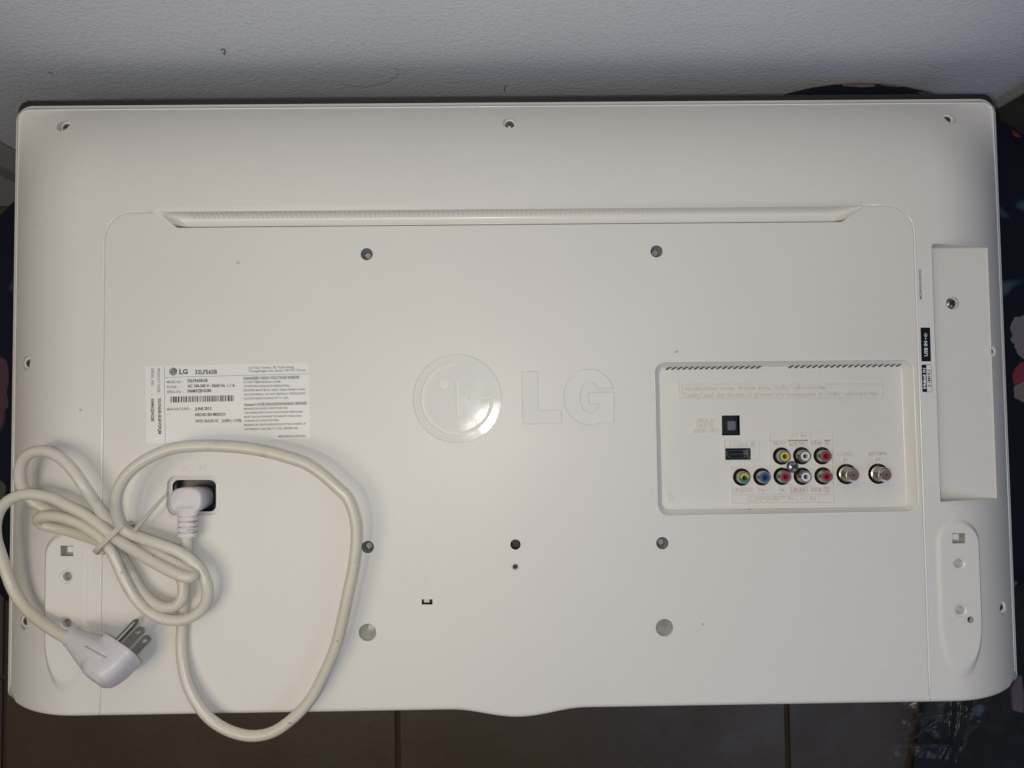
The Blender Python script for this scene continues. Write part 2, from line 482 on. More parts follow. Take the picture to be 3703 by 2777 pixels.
lp = lp+[(x*.02, YT-off) for x in range(17, -18, -1)]+[(-p[0], p[1]) for p in lp][::-1]
highlight_bead('edge_highlight', [(x, y, zf(x, y)) for x, y in lp], .00050, M['highlight_bead'], shell, .3)

# front bezel and screen lying on the poufs
bz = rrect([(XL-.0003, YB+.004), (XR+.0003, YB+.004), (XR+.0003, YT+.0052), (XL-.0003, YT+.0052)], .008, 6)
make('front_bezel', loft([lift(bz, .0003), lift(bz, .0060), lift([(x*.998, y*.998) for x, y in bz], .0068)], cap=True, cap0=True), M['bezel'], tv, 40)

# ---------------- vent channel along the top of the flat panel
def vent():
    xa, xb = slot[3][0], slot[2][0]; ya, yb_ = slot[3][1], slot[0][1]
    xla, xlb = slot[0][0], slot[1][0]
    y_top = (slot[3][1]+slot[2][1])/2; y_bot = (slot[0][1]+slot[1][1])/2
    prof = [(0, 0), (.012, -.0010), (.05, -.0030), (.10, -.0052), (.17, -.0070), (.27, -.0080), (.42, -.0083), (.66, -.0080), (.73, -.0077), (.765, -.0082), (.77, -.0140), (.995, -.0140), (.998, -.0002), (1.0, 0)]
    loops = []
    cols = [0, .004, .010, .016, .022, .030, .05]
    cols = cols+[.5]+[1-c for c in reversed(cols)]
    for s, dz in prof:
        y0 = y_top+(y_bot-y_top)*s; xl = xa+(xla-xa)*s; xr = xb+(xlb-xb)*s
        row = []
        for c in cols:
            x = xl+(xr-xl)*c; dd = min(x-xl, xr-x); k = min(1, dd/.0065)
            yy = slot[3][1]+(slot[2][1]-slot[3][1])*c; yy2 = slot[0][1]+(slot[1][1]-slot[0][1])*c
            row.append((x, yy+(yy2-yy)*s, HP+dz*(k if s < .767 else (1 if dd > .0001 else 0))))
        loops.append(row)
    v, f = loft(loops, closed=False)
    o = make('vent_channel', (v, f), M['plastic_smooth'], tv, 35)
    V = []; F = []
    x = xa+.022
    while x < xb-.022:
        for q in (0,):
            s = len(V); yt = y_top
            pr = [(yt-.0004, HP-.0022), (yt-.0009, HP-.0045), (yt-.0017, HP-.0066), (yt-.0028, HP-.0077)]
            for (yy, zz) in pr:
                V += [(x-.0007, yy+.0002, zz-.0001), (x, yy-.00030, zz+.0001), (x+.0007, yy+.0002, zz-.0001)]
            for k in range(3):
                for j in range(2): F.append((s+k*3+j, s+k*3+j+1, s+(k+1)*3+j+1, s+(k+1)*3+j))
        x += .0034
    highlight_bead('channel_edge_highlight', [(xa+(xla-xa)*.72+.004+k*(xb-xa-.022)/40, slot[3][1]+(slot[2][1]-slot[3][1])*k/40+((slot[0][1]+(slot[1][1]-slot[0][1])*k/40)-(slot[3][1]+(slot[2][1]-slot[3][1])*k/40))*.735, HP-.0077) for k in range(41)], .00055, M['highlight_bead'], o, .2)  # added bead gives the channel's lower edge its highlight
    r = make('vent_rib', (V, F), M['plastic_smooth'], o, 60); r['kind'] = 'stuff'
vent()

# ---------------- wells
def well(name, c, r, z_of, depth, mat, floor_mat=None, r2=None, n=26, parent=tv, holes_=None):
    r2 = r if r2 is None else r2
    lt = circle(c.x, c.y, r, n); topl = [(p[0], p[1], z_of(*p)) for p in lt]
    zb = c.z-depth
    lb = lift(circle(c.x, c.y, r2, n), zb)
    v, f = strip(topl, lb)
    # flat floor
    s = len(v); f = f+[tuple(range(n, 2*n))]
    return make(name, (v, f), mat, parent, 50)
def screw_mesh():
    prof = [(.0031, -.0012), (.0032, 0), (.0029, .0007), (.0020, .0013), (.0008, .0016), (.0001, .00165)]
    v, f = lathe(prof, 0, 0, 22)
    me = bpy.data.meshes.new('screw'); me.from_pydata(v, [], f); me.update()
    bm = bmesh.new(); bm.from_mesh(me); bmesh.ops.recalc_face_normals(bm, faces=bm.faces); bm.to_mesh(me); bm.free()
    me.polygons.foreach_set('use_smooth', [True]*len(me.polygons)); me.materials.append(M['screw']); return me
def cross_mesh():  # dark plates stand in for the shade in the screw's cross recess
    V = []; F = []
    for a in (0, math.pi/2):
        s = len(V); c_, s_ = math.cos(a), math.sin(a)
        for (x, y) in ((-.0018, -.00042), (.0018, -.00042), (.0018, .00042), (-.0018, .00042)):
            V += [(x*c_-y*s_, x*s_+y*c_, .00175+(0.00002 if a else 0)), (x*c_-y*s_, x*s_+y*c_, .0009)]
        F += [(s, s+2, s+4, s+6), (s, s+1, s+3, s+2), (s+2, s+3, s+5, s+4), (s+4, s+5, s+7, s+6), (s+6, s+7, s+1, s)]
    me = bpy.data.meshes.new('cross_shade'); me.from_pydata(V, [], F); me.update(); me.materials.append(M['screw_shade']); return me
SM, XM = screw_mesh(), cross_mesh()
def screw(loc, parent, rz=0.3, sc=1.0):
    # rests in a well; the well is a part, the screw its sub-part
    o = bpy.data.objects.new('screw', SM); COL.objects.link(o); o.parent = parent
    o.location = loc; o.rotation_euler = (0, 0, rz); o.scale = (sc,)*3
    return o
def cross_on(loc, parent, rz, sc=1.0):
    o = bpy.data.objects.new('cross_shade', XM); COL.objects.link(o); o.parent = parent; o.location = loc; o.rotation_euler = (0, 0, rz); o.scale = (sc,)*3
for k, c in enumerate(screw_c):
    w = well('screw_well', c, .0050, zf, .0062, M['plastic_smooth'])
    rz = random.uniform(0, 1.5)
    screw((c.x, c.y, c.z-.0062+.0010), w, rz, 1.02); cross_on((c.x, c.y, c.z-.0062+.0010), w, rz+.3, 1.02)

for k, c in enumerate(vesa_c):
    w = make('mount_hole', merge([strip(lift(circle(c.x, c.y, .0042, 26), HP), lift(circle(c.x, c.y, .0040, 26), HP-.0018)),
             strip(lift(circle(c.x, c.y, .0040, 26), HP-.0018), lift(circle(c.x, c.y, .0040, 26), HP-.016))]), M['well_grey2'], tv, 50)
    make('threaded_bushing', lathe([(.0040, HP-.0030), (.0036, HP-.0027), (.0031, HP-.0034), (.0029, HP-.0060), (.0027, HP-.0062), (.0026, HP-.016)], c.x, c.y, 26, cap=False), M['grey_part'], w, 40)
    g = [(-.0021, -.0004), (.0021, -.0004), (.0021, .0004), (-.0021, .0004)]
    a = .05 if k < 1 else 1.5
    stud = loft([lift(circle(c.x, c.y, .0023, 20), HP-.016), lift(circle(c.x, c.y, .0023, 20), HP-.0062), lift(circle(c.x, c.y, .0020, 20), HP-.0058)], cap=True)
    ca, sa = math.cos(a), math.sin(a)
    ridge = bar_uv([(c.x-.0018*ca, c.y-.0018*sa), (c.x+.0018*ca, c.y+.0018*sa)], .0010, HP-.0059, .0009)
    make('stud', merge([stud, ridge]), M['grey_part'], w, 40)
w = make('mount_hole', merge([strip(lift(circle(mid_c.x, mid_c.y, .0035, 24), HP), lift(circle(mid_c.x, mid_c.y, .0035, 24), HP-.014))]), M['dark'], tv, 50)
def block(x0, x1, y0, y1, z0, z1):
    V = [(x, y, z) for z in (z0, z1) for x, y in ((x0, y0), (x1, y0), (x1, y1), (x0, y1))]
    return V, [(3, 2, 1, 0), (4, 5, 6, 7), (0, 1, 5, 4), (1, 2, 6, 5), (2, 3, 7, 6), (3, 0, 4, 7)]
make('inner_bracket', merge([block(mid_c.x-.0022, mid_c.x+.0024, mid_c.y-.0005, mid_c.y+.0024, HP-.012, HP-.006), block(mid_c.x-.0036, mid_c.x+.0036, mid_c.y-.0036, mid_c.y-.0008, HP-.013, HP-.008)]), M['dark'], w)
cs = circle(small_c.x, small_c.y, .0026, 20)
make('mount_hole', merge([strip(lift(cs, HP), lift(circle(small_c.x, small_c.y, .0017, 20), HP-.0012)), strip(lift(circle(small_c.x, small_c.y, .0017, 20), HP-.0012), lift(circle(small_c.x, small_c.y, .0017, 20), HP-.010))]), M['plastic_smooth'], tv, 40)
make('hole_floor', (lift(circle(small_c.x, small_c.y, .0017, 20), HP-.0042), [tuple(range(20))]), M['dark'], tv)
for k, c in enumerate(cap_c):
    w = make('stand_hole', merge([strip(lift(circle(c.x, c.y, .0059, 30), HP), lift(circle(c.x, c.y, .0057, 30), HP-.0035))]), M['plastic_smooth'], tv, 50)
    pts = [(c.x, c.y, HP-.0026)]; F = []
    for r in (.0018, .0036, .0057):
        pts += [(x, y, HP-.0026-(.0010*(1-min(1, math.hypot(x-c.x-.0015, y-c.y-.004)/.003)) if r < .0057 else 0)) for x, y in circle(c.x, c.y, r, 30)]
    for i in range(30):
        j = (i+1) % 30; F.append((0, 1+i, 1+j)); F.append((1+i, 31+i, 31+j, 1+j)); F.append((31+i, 61+i, 61+j, 31+j))
    make('hole_cap', (pts, F), M['grey_cap'], w, 60)
    hc = (c.x+.0022, c.y+.0038)
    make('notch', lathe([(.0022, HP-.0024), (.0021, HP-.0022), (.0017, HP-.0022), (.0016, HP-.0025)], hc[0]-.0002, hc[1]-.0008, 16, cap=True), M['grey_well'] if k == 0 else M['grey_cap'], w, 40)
# lock slot
w = make('lock_slot', strip(lift(lock, HP), lift(lock, HP-.006)), M['dark'], tv)
lx0, lx1, ly0, ly1 = bbox(lock)
make('slot_floor', block(lx0, lx1, ly0, ly1, HP-.009, HP-.006), M['dark'], w)
make('slot_latch', block(lx0+.0012, lx0+.0050, ly0+.0007, ly1-.0006, HP-.0058, HP-.003), M['grey_metal'], w)
# pad openings
for k, q in enumerate(pad_sq):
    x0, x1, y0, y1 = bbox(q)
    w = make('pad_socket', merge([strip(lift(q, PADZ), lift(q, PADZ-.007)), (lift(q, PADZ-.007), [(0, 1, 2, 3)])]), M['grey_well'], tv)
    make('socket_tongue', loft([lift(rrect([(x0+.0022, y0+.0018), (x1-.0018, y0+.0018), (x1-.0018, y1-.001), (x0+.0022, y1-.001)], .0008, 3), PADZ-.007), lift(rrect([(x0+.0026, y0+.0022), (x1-.0022, y0+.0022), (x1-.0022, y1-.0012), (x0+.0026, y1-.0012)], .0008, 3), PADZ-.004)], cap=True), M['plastic_smooth'], w, 40)
for k, c in enumerate(pad_rings):
    w = make('pad_socket', merge([strip(lift(circle(c.x, c.y, .0046, 26), PADZ), lift(circle(c.x, c.y, .0043, 26), PADZ-.0006)),
        strip(lift(circle(c.x, c.y, .0043, 26), PADZ-.0006), lift(circle(c.x, c.y, .0030, 26), PADZ-.0012)),
        strip(lift(circle(c.x, c.y, .0030, 26), PADZ-.0012), lift(circle(c.x, c.y, .0029, 26), PADZ-.007))]), M['plastic_smooth'], tv, 30)
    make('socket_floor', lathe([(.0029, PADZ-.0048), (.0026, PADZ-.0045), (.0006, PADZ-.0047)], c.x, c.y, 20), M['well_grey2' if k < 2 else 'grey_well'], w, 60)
w = make('pad_socket', strip(lift(circle(pad_hole.x, pad_hole.y, .0023, 18), PADZ), lift(circle(pad_hole.x, pad_hole.y, .0023, 18), PADZ-.006)), M['plastic_smooth'], tv, 50)
screw((pad_hole.x-.0004, pad_hole.y, PADZ-.0040), w, .2, .68).data = SM.copy()
w.children[0].data.materials.clear(); w.children[0].data.materials.append(M['black_gloss'])

# ---------------- sunken side bay on the right
sb = [(p[0]+(.0005 if abs(p[0]-RX0) < .002 else 0), p[1]) for p in side_top]
hole_s = P(3445, 1096, RZ); hs = circle(hole_s.x, hole_s.y, .0046, 26)
V2b, Tb = sheet(sb, [hs], [])
bay = merge([([(p.x, p.y, RZ) for p in V2b], Tb), strip([(p[0], p[1], zf(*p)) for p in side_top], [(q[0], q[1], RZ+.0006) for q in sb]), strip(lift(sb, RZ+.0006), lift([(q[0]+(.0006 if q[0] < .3 else -.0004), q[1]+(.0006 if q[1] < 0 else -.0006)) for q in sb], RZ+.00005))])
bay_o = make('side_bay', bay, M['plastic'], tv, 50)
c = Vector((hole_s.x, hole_s.y, RZ)); w = well('screw_well', c, .0046, lambda x, y: RZ, .0030, M['plastic_smooth'])
screw((c.x-.0002, c.y-.0001, RZ-.0026), w, .4, 1.22); cross_on((c.x-.0002, c.y-.0001, RZ-.0026), w, .7, 1.2)
# rounded lip around the bay's left edge
make('bay_lip', bar_uv([(RX0-.0006, RY0), (RX0-.0006, RY1)], .0010, HP-.0004, .0006), M['plastic_smooth'], tv)

# ---------------- sunken terminal panel
JF = HP-.0070
def q2(cs, z): return [(P(u, v, z).x, P(u, v, z).y) for u, v in cs]
K = lambda x, y: (2360+x*.4521, 1280+y*.4521)
jack_in = rrect(q2([K(78, 1232), K(2032, 1212), K(1988, 98), K(52, 122)], JF), .0040, 7)
jm = [((a[0]*.25+b[0]*.75), (a[1]*.25+b[1]*.75)) for a, b in zip(jack_out, jack_in)]
jh = []
RCA = [(2826, 1649, 'yellow'), (2899, 1648, 'white_insert'), (2973, 1648, 'red'), (2682, 1725, 'yellow'), (2755, 1724, 'blue'), (2828, 1722, 'red'), (2901, 1722, 'white_insert'), (2976, 1721, 'red')]
rca_c = [P(u, v, JF) for u, v, _ in RCA]
for c in rca_c: jh.append(circle(c.x, c.y, .0061, 30))
FC = [(3061, 1714), (3176, 1713)]; f_c = [P(u, v, JF) for u, v in FC]
for c in f_c: jh.append(circle(c.x, c.y, .0071, 32))
opt = q2([K(555, 652), K(699, 650), K(696, 490), K(553, 492)], JF); hdm = q2([K(583, 847), K(786, 845), K(784, 752), K(581, 754)], JF)
jh += [opt, hdm]
# small slanted vent slits along the upper wall of the recess
slits = []
for (xa_, xb_, n_) in ((118, 840, 17), (1100, 1960, 19)):
    for i in range(n_):
        t = i/(n_-1); x = xa_+(xb_-xa_)*t; y = 116-26*(x/1950)
        slits.append(K(x, y))
V2j, Tj = sheet(jack_in, jh, [])
lip = [(a[0]+(b[0]-a[0])*.08, a[1]+(b[1]-a[1])*.08) for a, b in zip(jack_out, jack_in)]
tp = merge([([(p.x, p.y, JF) for p in V2j], Tj), loft([lift(jack_out, HP), lift(lip, HP-.0007), lift(jm, JF+.0009), lift(jack_in, JF)])])
tpanel = make('terminal_panel', tp, M['plastic'], tv, 55)
# raised rim round it
rim = [(a[0]-(b[0]-a[0])*.20, a[1]-(b[1]-a[1])*.20) for a, b in zip(jack_out, jack_in)]
make('recess_rim', loft([lift([(a[0]-(b[0]-a[0])*.24, a[1]-(b[1]-a[1])*.24) for a, b in zip(jack_out, jack_in)], HP-.0001), lift(rim, HP+.0004), lift([(a[0]-(b[0]-a[0])*.04, a[1]-(b[1]-a[1])*.04) for a, b in zip(jack_out, jack_in)], HP+.0004), lift([(a[0]+(b[0]-a[0])*.02, a[1]+(b[1]-a[1])*.02) for a, b in zip(jack_out, jack_in)], HP-.0002)]), M['plastic_smooth'], tv, 30)
k_in = max(range(len(jack_in)), key=lambda i: -jack_in[i][0]-jack_in[i][1]*.0) 
order = [jack_in[i] for i in range(4, len(jack_in)-4)]
highlight_bead('floor_edge_highlight', lift(order, JF), .00060, M['highlight_bead'], tpanel, .1)  # bead added so the recess floor edge shines
highlight_bead('rim_highlight', lift(jack_out+jack_out[:1], HP), .00055, M['highlight_bead'], tpanel, .3)
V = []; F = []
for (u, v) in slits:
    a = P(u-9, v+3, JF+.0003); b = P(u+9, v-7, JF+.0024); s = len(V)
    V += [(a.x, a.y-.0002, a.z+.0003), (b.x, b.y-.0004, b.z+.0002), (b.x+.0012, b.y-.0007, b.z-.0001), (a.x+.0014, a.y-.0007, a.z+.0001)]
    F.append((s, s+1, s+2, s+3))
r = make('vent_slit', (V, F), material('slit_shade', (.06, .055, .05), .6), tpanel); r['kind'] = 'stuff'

def rca(c, ring, label, second=None):
    z = JF
    j = make('rca_jack', merge([lathe([(.0061, z), (.0060, z-.0055), (.0052, z-.0060), (.0050, z-.0030), (.0047, z-.0010), (.0046, z+.0004), (.0042, z+.0010), (.00415, z+.0062), (.0039, z+.0066), (.0031, z+.0066), (.0030, z+.0062)], c.x, c.y, 30, cap=False)]), M['nickel'], tv, 40)
    j['label'] = label
    n_ = 30
    def ringhalf(i0, i1, mat):
        loops = []
        for rr, zz in ((.0030, z+.0062), (.0030, z+.0068), (.0017, z+.0068), (.0016, z+.0030)):
            loops.append([(c.x+rr*math.cos(2*math.pi*i/n_), c.y+rr*math.sin(2*math.pi*i/n_), zz) for i in range(i0, i1+1)])
        make('coloured_ring', loft(loops, closed=False), mat, j, 40)
    if second: ringhalf(0, 15, M[ring]); ringhalf(15, 30, M[second])
    else: ringhalf(0, 30, M[ring])
    make('pin_hole', (lift(circle(c.x, c.y, .00165, 18), z+.0034), [tuple(range(18))]), M['dark'], j)
labs = ['yellow video socket in the upper row', 'white audio socket in the upper row', 'red audio socket in the upper row', 'half yellow half green video socket', 'blue component socket', 'red component socket left of the centre screw', 'white audio socket in the lower row', 'rightmost red audio socket in the lower row']
for k, (c, q) in enumerate(zip(rca_c, RCA)): rca(c, q[2], labs[k], 'green' if k == 3 else None)
for k, c in enumerate(f_c):
    z = JF; prof = [(.0071, z), (.0071, z-.005), (.0062, z-.006), (.0060, z-.001), (.0056, z+.0012), (.0049, z+.0016)]
    zz = z+.0018
    while zz < z+.0088: prof += [(.0046, zz), (.0049, zz+.0004)]; zz += .0008
    prof += [(.0046, z+.0092), (.0039, z+.0094), (.0037, z+.0112), (.0034, z+.0116)]
    j = make('aerial_socket', lathe(prof, c.x, c.y, 30, cap=False), M['nickel'], tv, 40)
    j['label'] = 'threaded cable socket' if k == 0 else 'threaded antenna socket'
    make('insulator', lathe([(.0034, z+.0116), (.0006, z+.0114)], c.x, c.y, 24), material('insulator_brown', (.17, .12, .095), .4) if k == 0 else bpy.data.materials['insulator_brown'], j, 40)
    make('pin_hole', (lift(circle(c.x, c.y, .0007, 12), z+.01165), [tuple(range(12))]), M['dark'], j)
# central screw on the panel
sc_ = P(2864, 1688, JF)
ps = bpy.data.objects.new('panel_screw', SM); COL.objects.link(ps); ps.parent = tv; ps.location = (sc_.x, sc_.y, JF+.0012); ps.scale = (1.3, 1.3, 1.3)
cross_on((0, 0, 0), ps, .85, .95)
# optical port
x0, x1, y0, y1 = bbox(opt)
op = make('optical_port', merge([strip(lift(opt, JF), lift(opt, JF-.006)), block(x0+.0001, x1-.0014, y0+.0008, y1-.0001, JF-.007, JF-.0008)]), M['black_gloss'], tv)
fw = [(x0+.0042, y0+.0036), (x1-.0034, y0+.0036), (x1-.0028, y0+.0046), (x1-.0028, y1-.0048), (x1-.0034, y1-.0040), (x0+.0042, y1-.0040)]
make('port_shutter', loft([lift(fw, JF-.0008), lift([(x*.9999, y) for x, y in fw], JF-.0004)], cap=True), material('shutter_grey', (.12, .13, .155), .4), op)
# hdmi
x0, x1, y0, y1 = bbox(hdm)
hp = make('hdmi_port', merge([strip(lift(hdm, JF), lift(hdm, JF-.005)), block(x0, x1, y0, y1, JF-.008, JF-.0045)]), M['black_gloss'], tv)
def hd(s, o):
    cx = (x0+x1)/2-.0004; cy = (y0+y1)/2-.0002; w2 = .0073*s; h = .0027*s
    return [(cx-w2, cy+h), (cx+w2, cy+h), (cx+w2, cy-h*.35), (cx+w2*.80, cy-h*.55), (cx+w2*.70, cy-h), (cx-w2*.70, cy-h), (cx-w2*.80, cy-h*.55), (cx-w2, cy-h*.35)]
make('metal_frame', loft([lift(hd(1.0, 0), JF-.0045), lift(hd(1.0, 0), JF-.0006), lift(hd(.95, 0), JF-.0006), lift(hd(.95, 0), JF-.0045)]), M['grey_metal'], hp)
make('contact_tongue', block(x0+.004, x1-.0045, (y0+y1)/2-.0006, (y0+y1)/2+.0006, JF-.0045, JF-.0022), M['dark'], hp)

# ---------------- mains inlet
AF = HP-.0032
ac_in = rrect(quad([(616, 1852), (785.5, 1852), (785.5, 1732), (616, 1732)], AF), .0052, 6)
hole_ac = rrect(quad([(622, 1852), (784, 1852), (784, 1733), (622, 1733)], AF), .0046, 6)
ledge = [(a[0]*.9+b[0]*.1, a[1]*.9+b[1]*.1) for a, b in zip(ac_out, hole_ac)]
inlet = make('mains_inlet_frame', loft([lift(ac_out, HP), lift(ledge, AF), lift(hole_ac, AF+.0003), lift(hole_ac, AF-.001)]), M['plastic_smooth'], tv, 40)
highlight_bead('inlet_rim_highlight', lift(ac_out+ac_out[:1], HP), .00055, M['highlight_bead'], inlet, .3)  # added beads brighten the inlet's outline
highlight_bead('inlet_ledge_highlight', lift(hole_ac+hole_ac[:1], AF+.0003), .0005, M['highlight_bead'], inlet, .3)
hin = [(a[0]*.9+(P(700, 1790, AF).x)*.1, a[1]*.9+(P(700, 1790, AF).y)*.1) for a in hole_ac]
so = make('mains_socket', loft([lift(hole_ac, AF-.0008), lift(hole_ac, AF-.0035), lift(hin, AF-.0042), lift(hin, AF-.0100)], cap=True), M['black_gloss'], tv, 30)

# ------------------------------------------------------------------ lettering
_fc = {}
def glyphs(s, bold=0.0):
    key = (s, bold)
    if key in _fc: return _fc[key]
    c = bpy.data.curves.new('t', 'FONT'); c.body = s; c.size = 1.0; c.extrude = .5; c.resolution_u = 2; c.offset = bold
    o = bpy.data.objects.new('t', c); me = bpy.data.meshes.new_from_object(o)
    V = [tuple(v.co) for v in me.vertices]; F = [tuple(p.vertices) for p in me.polygons]
    bpy.data.objects.remove(o); bpy.data.curves.remove(c); bpy.data.meshes.remove(me)
    _fc[key] = (V, F); return V, F
def text(s, a, b, cap, z, h, bold=0.0):
    """a,b: world xy of the left and right end of the baseline; cap: capital height"""
    V, F = glyphs(s, bold)
    a = Vector(a[:2]); b = Vector(b[:2]); d = b-a; L = d.length; d.normalize(); up = Vector((-d.y, d.x))
    x0 = min(v[0] for v in V); x1 = max(v[0] for v in V)
    capf = max(v[1] for v in glyphs('H', bold)[0])
    sx = L/(x1-x0); sy = cap/capf
    out = []
    for v in V:
        p = a+d*((v[0]-x0)*sx)+up*(v[1]*sy); out.append((p.x, p.y, z+(h if v[2] > 0 else 0)))
    return out, F
PXM = 5275.0
def raised(name, items, mat, parent, z, h, bold=0.0, K=K, sc=.4521):
    parts = []
    for it in items:
        if it[0] == 'box':
            _, x0, y0, x1, y1 = it[:5]; pts = [P(*K(x0, y0), z), P(*K(x1, y0), z), P(*K(x1, y1), z), P(*K(x0, y1), z), P(*K(x0, y0), z)]
            parts.append(bar_uv(pts, .00045, z, h))
        elif it[0] == 'line':
            pts = [P(*K(it[i], it[i+1]), z) for i in range(1, len(it), 2)]; parts.append(bar_uv(pts, .00045, z, h))
        else:
            s, xa, ya, xb, yb_, cap = it
            parts.append(text(s, P(*K(xa, ya), z), P(*K(xb, yb_), z), cap*sc/PXM, z, h, bold))
    v, f = merge(parts)
    o_ = from_data(name, v, f, mat, parent)
    o_['kind'] = 'stuff'
    return o_
EM = M['plastic']; eh = .00095
raised('raised_lettering', [('Manufactured under license from Dolby Laboratories.', 232, 293, 1390, 281, 34),
    ('"Dolby" and the double-D symbol are trademarks of Dolby Laboratories.', 232, 345, 1805, 330, 34),
    ('box', 207, 240, 1838, 352)], EM, tpanel, JF, eh, 0.0)
raised('raised_lettering', [('OPTICAL', 342, 549, 498, 547, 33), ('DIGITAL', 352, 589, 490, 587, 33), ('AUDIO OUT', 320, 632, 525, 629, 34)], EM, tpanel, JF, eh, 0.0)
raised('raised_lettering', [('Hdmi', 612, 738, 755, 736, 34), ('IN', 783, 735, 815, 735, 32), ('1', 805, 818, 820, 818, 38), ('box', 573, 693, 851, 852), ('line', 573, 742, 851, 741)], EM, tpanel, JF, eh, 0.0)
raised('raised_lettering', [('AV IN 2', 1102, 667, 1268, 665, 34), ('line', 944, 895, 936, 622, 1433, 620, 1447, 1190, 634, 1194, 630, 902, 944, 897), ('line', 936, 692, 1434, 690), ('line', 633, 1130, 1446, 1127),
    ('VIDEO', 957, 731, 1065, 730, 34), ('L/MONO', 1098, 731, 1225, 730, 32), ('box', 1088, 690, 1235, 738), ('AUDIO', 1255, 731, 1358, 730, 34), ('R', 1385, 731, 1406, 730, 34), ('box', 1376, 692, 1414, 736),
    ('VIDEO/Y', 642, 1109, 800, 1108, 36), ('P', 850, 1108, 870, 1108, 34), ('B', 875, 1108, 893, 1108, 24), ('P', 1012, 1106, 1032, 1106, 34), ('R', 1038, 1106, 1056, 1106, 24),
    ('L/MONO', 1110, 1104, 1228, 1103, 30), ('box', 1100, 1068, 1238, 1110), ('AUDIO', 1256, 1103, 1362, 1102, 34), ('R', 1385, 1102, 1405, 1102, 32), ('box', 1373, 1064, 1416, 1108),
    ('COMPONENT IN / AV IN 1', 750, 1177, 1332, 1174, 34)], EM, tpanel, JF, eh, 0.0)
raised('raised_lettering', [('CABLE', 1476, 815, 1600, 813, 32), ('IN', 1522, 861, 1558, 861, 30), ('ANTENNA', 1718, 813, 1875, 811, 32), ('IN', 1782, 859, 1816, 859, 30), ('D', 124, 1175, 165, 1174, 52)], EM, tpanel, JF, eh, 0.0)
I1 = lambda x, y: (x, y)
raised('raised_lettering', [('AC  IN', 655, 1702, 743, 1701, 21)], EM, tv, HP, .0004, 0.0, K=I1, sc=1)
raised('raised_mark', [('line', 2940, 2276, 2918, 2276, 2918, 2300), ('line', 3207, 2393, 3207, 2419, 3183, 2419)], EM, tv, HP, .0003, K=I1, sc=1)
raised('raised_mark', [('line', 1532, 2117, 1532, 2092, 1548, 2092, 1556, 2103, 1556, 2117, 1532, 2117), ('line', 1533, 2092, 1545, 2102, 1533, 2113), ('line', 1538, 2090, 1538, 2082, 1552, 2082, 1552, 2090)], EM, tv, HP, .0003, K=I1, sc=1)

# ---------------- raised glossy emblem and letters
def poly_sheet(name, out, hs, mat, parent, z, h):
    V2, T = sheet(out, hs, []); nV = len(V2)
    parts = [([(p.x, p.y, z+h) for p in V2], T)]
    for lp in [out]+hs: parts.append(strip(lift(lp, z+h), lift(lp, z-BED)))
    o_ = grow(out, GAP); V3, T3 = sheet(o_, [], [])
    bed = make('emblem_bed', merge([([(p.x, p.y, z-BED) for p in V3], T3), strip(lift(o_, z), lift(o_, z-BED))]), M['plastic'], parent, 30)
    return make(name, merge(parts), mat, parent, 30)
poly_sheet('round_emblem', disc_out, [gr, lc, dot], M['gloss'], tv, HP, .00012)
poly_sheet('letter_l', l_out, [], M['gloss'], tv, HP, .00012)
poly_sheet('letter_g', g_out, [], M['gloss'], tv, HP, .00012)

# ---------------- rating label
RR = lambda x, y: (500+x*.2893, 1280+y*.2893)
zs = HP+.00012
def q3(cs, f, z): return [(P(*f(x, y), z).x, P(*f(x, y), z).y) for x, y in cs]
lab = rrect(q3([(102, 1118), (2150, 1058), (2128, 108), (86, 156)], RR, zs), .0016, 4)
label = make('rating_label', loft([lift(lab, HP-.0001), lift(lab, zs)], cap=True), M['sticker'], tv)
label['label'] = 'white rating label printed with model, serial number and barcode'
zi = zs+.00003; ih = .00002
bk = []; gy = []
def pr(L, s, xa, ya, xb, yb_, cap, bold=0.0): L.append(text(s, P(*RR(xa, ya), zi), P(*RR(xb, yb_), zi), cap*.2893/PXM, zi, ih, bold))
pr(bk, '32LF565B', 708, 252, 986, 248, 52, .025)
pr(bk, '32LF565B-SE', 613, 353, 868, 347, 37, .03)
pr(bk, 'AC 100-240 V~ 50/60 Hz  1.1 A', 615, 418, 1208, 410, 37, .03)
pr(bk, '506MXZJNG285', 614, 481, 912, 474, 37, .03)
pr(bk, 'JUNE 2015', 711, 704, 913, 698, 37, .03)
pr(bk, 'HECHO EN MEXICO', 711, 778, 1090, 770, 37, .03)
pr(bk, 'W/O: 561L011C', 712, 857, 1002, 851, 37, .03)
pr(bk, '(1093 / 1170)', 1045, 853, 1290, 848, 37, .03)
pr(bk, '32LF565B-SE.BWSFLJM', 249, 553, 252, 1000, 36, .03)
pr(bk, '506MXZJNG285', 162, 557, 163, 845, 35, .03)
g = .012
pr(gy, 'PRODUCT CODE  :', 238, 180, 240, 512, 33, g); pr(gy, 'SERIAL NO.', 162, 180, 163, 405, 33, g); pr(gy, ':', 163, 503, 163, 515, 33, g)
pr(gy, 'MODEL NO.  :', 360, 367, 565, 363, 31, g); pr(gy, 'POWER  :', 360, 431, 505, 428, 31, g); pr(gy, 'SERIAL NO.  :', 360, 489, 570, 485, 31, g); pr(gy, 'MANUFACTURED  :', 362, 706, 668, 700, 31, g)
pr(gy, 'LG Twin Towers, 20, Yoido-Dong,', 1380, 188, 1950, 175, 28, g); pr(gy, 'Youngdungpo-Gu, Seoul, 150-721, Korea.', 1380, 227, 2095, 212, 28, g)
pr(gy, 'DANGER! HIGH VOLTAGE INSIDE!', 1317, 322, 2015, 307, 36, .03)
pr(gy, 'Gevaar! HO\u00cb KRAGSPANNING BINNE!', 1322, 651, 2107, 632, 36, .03)
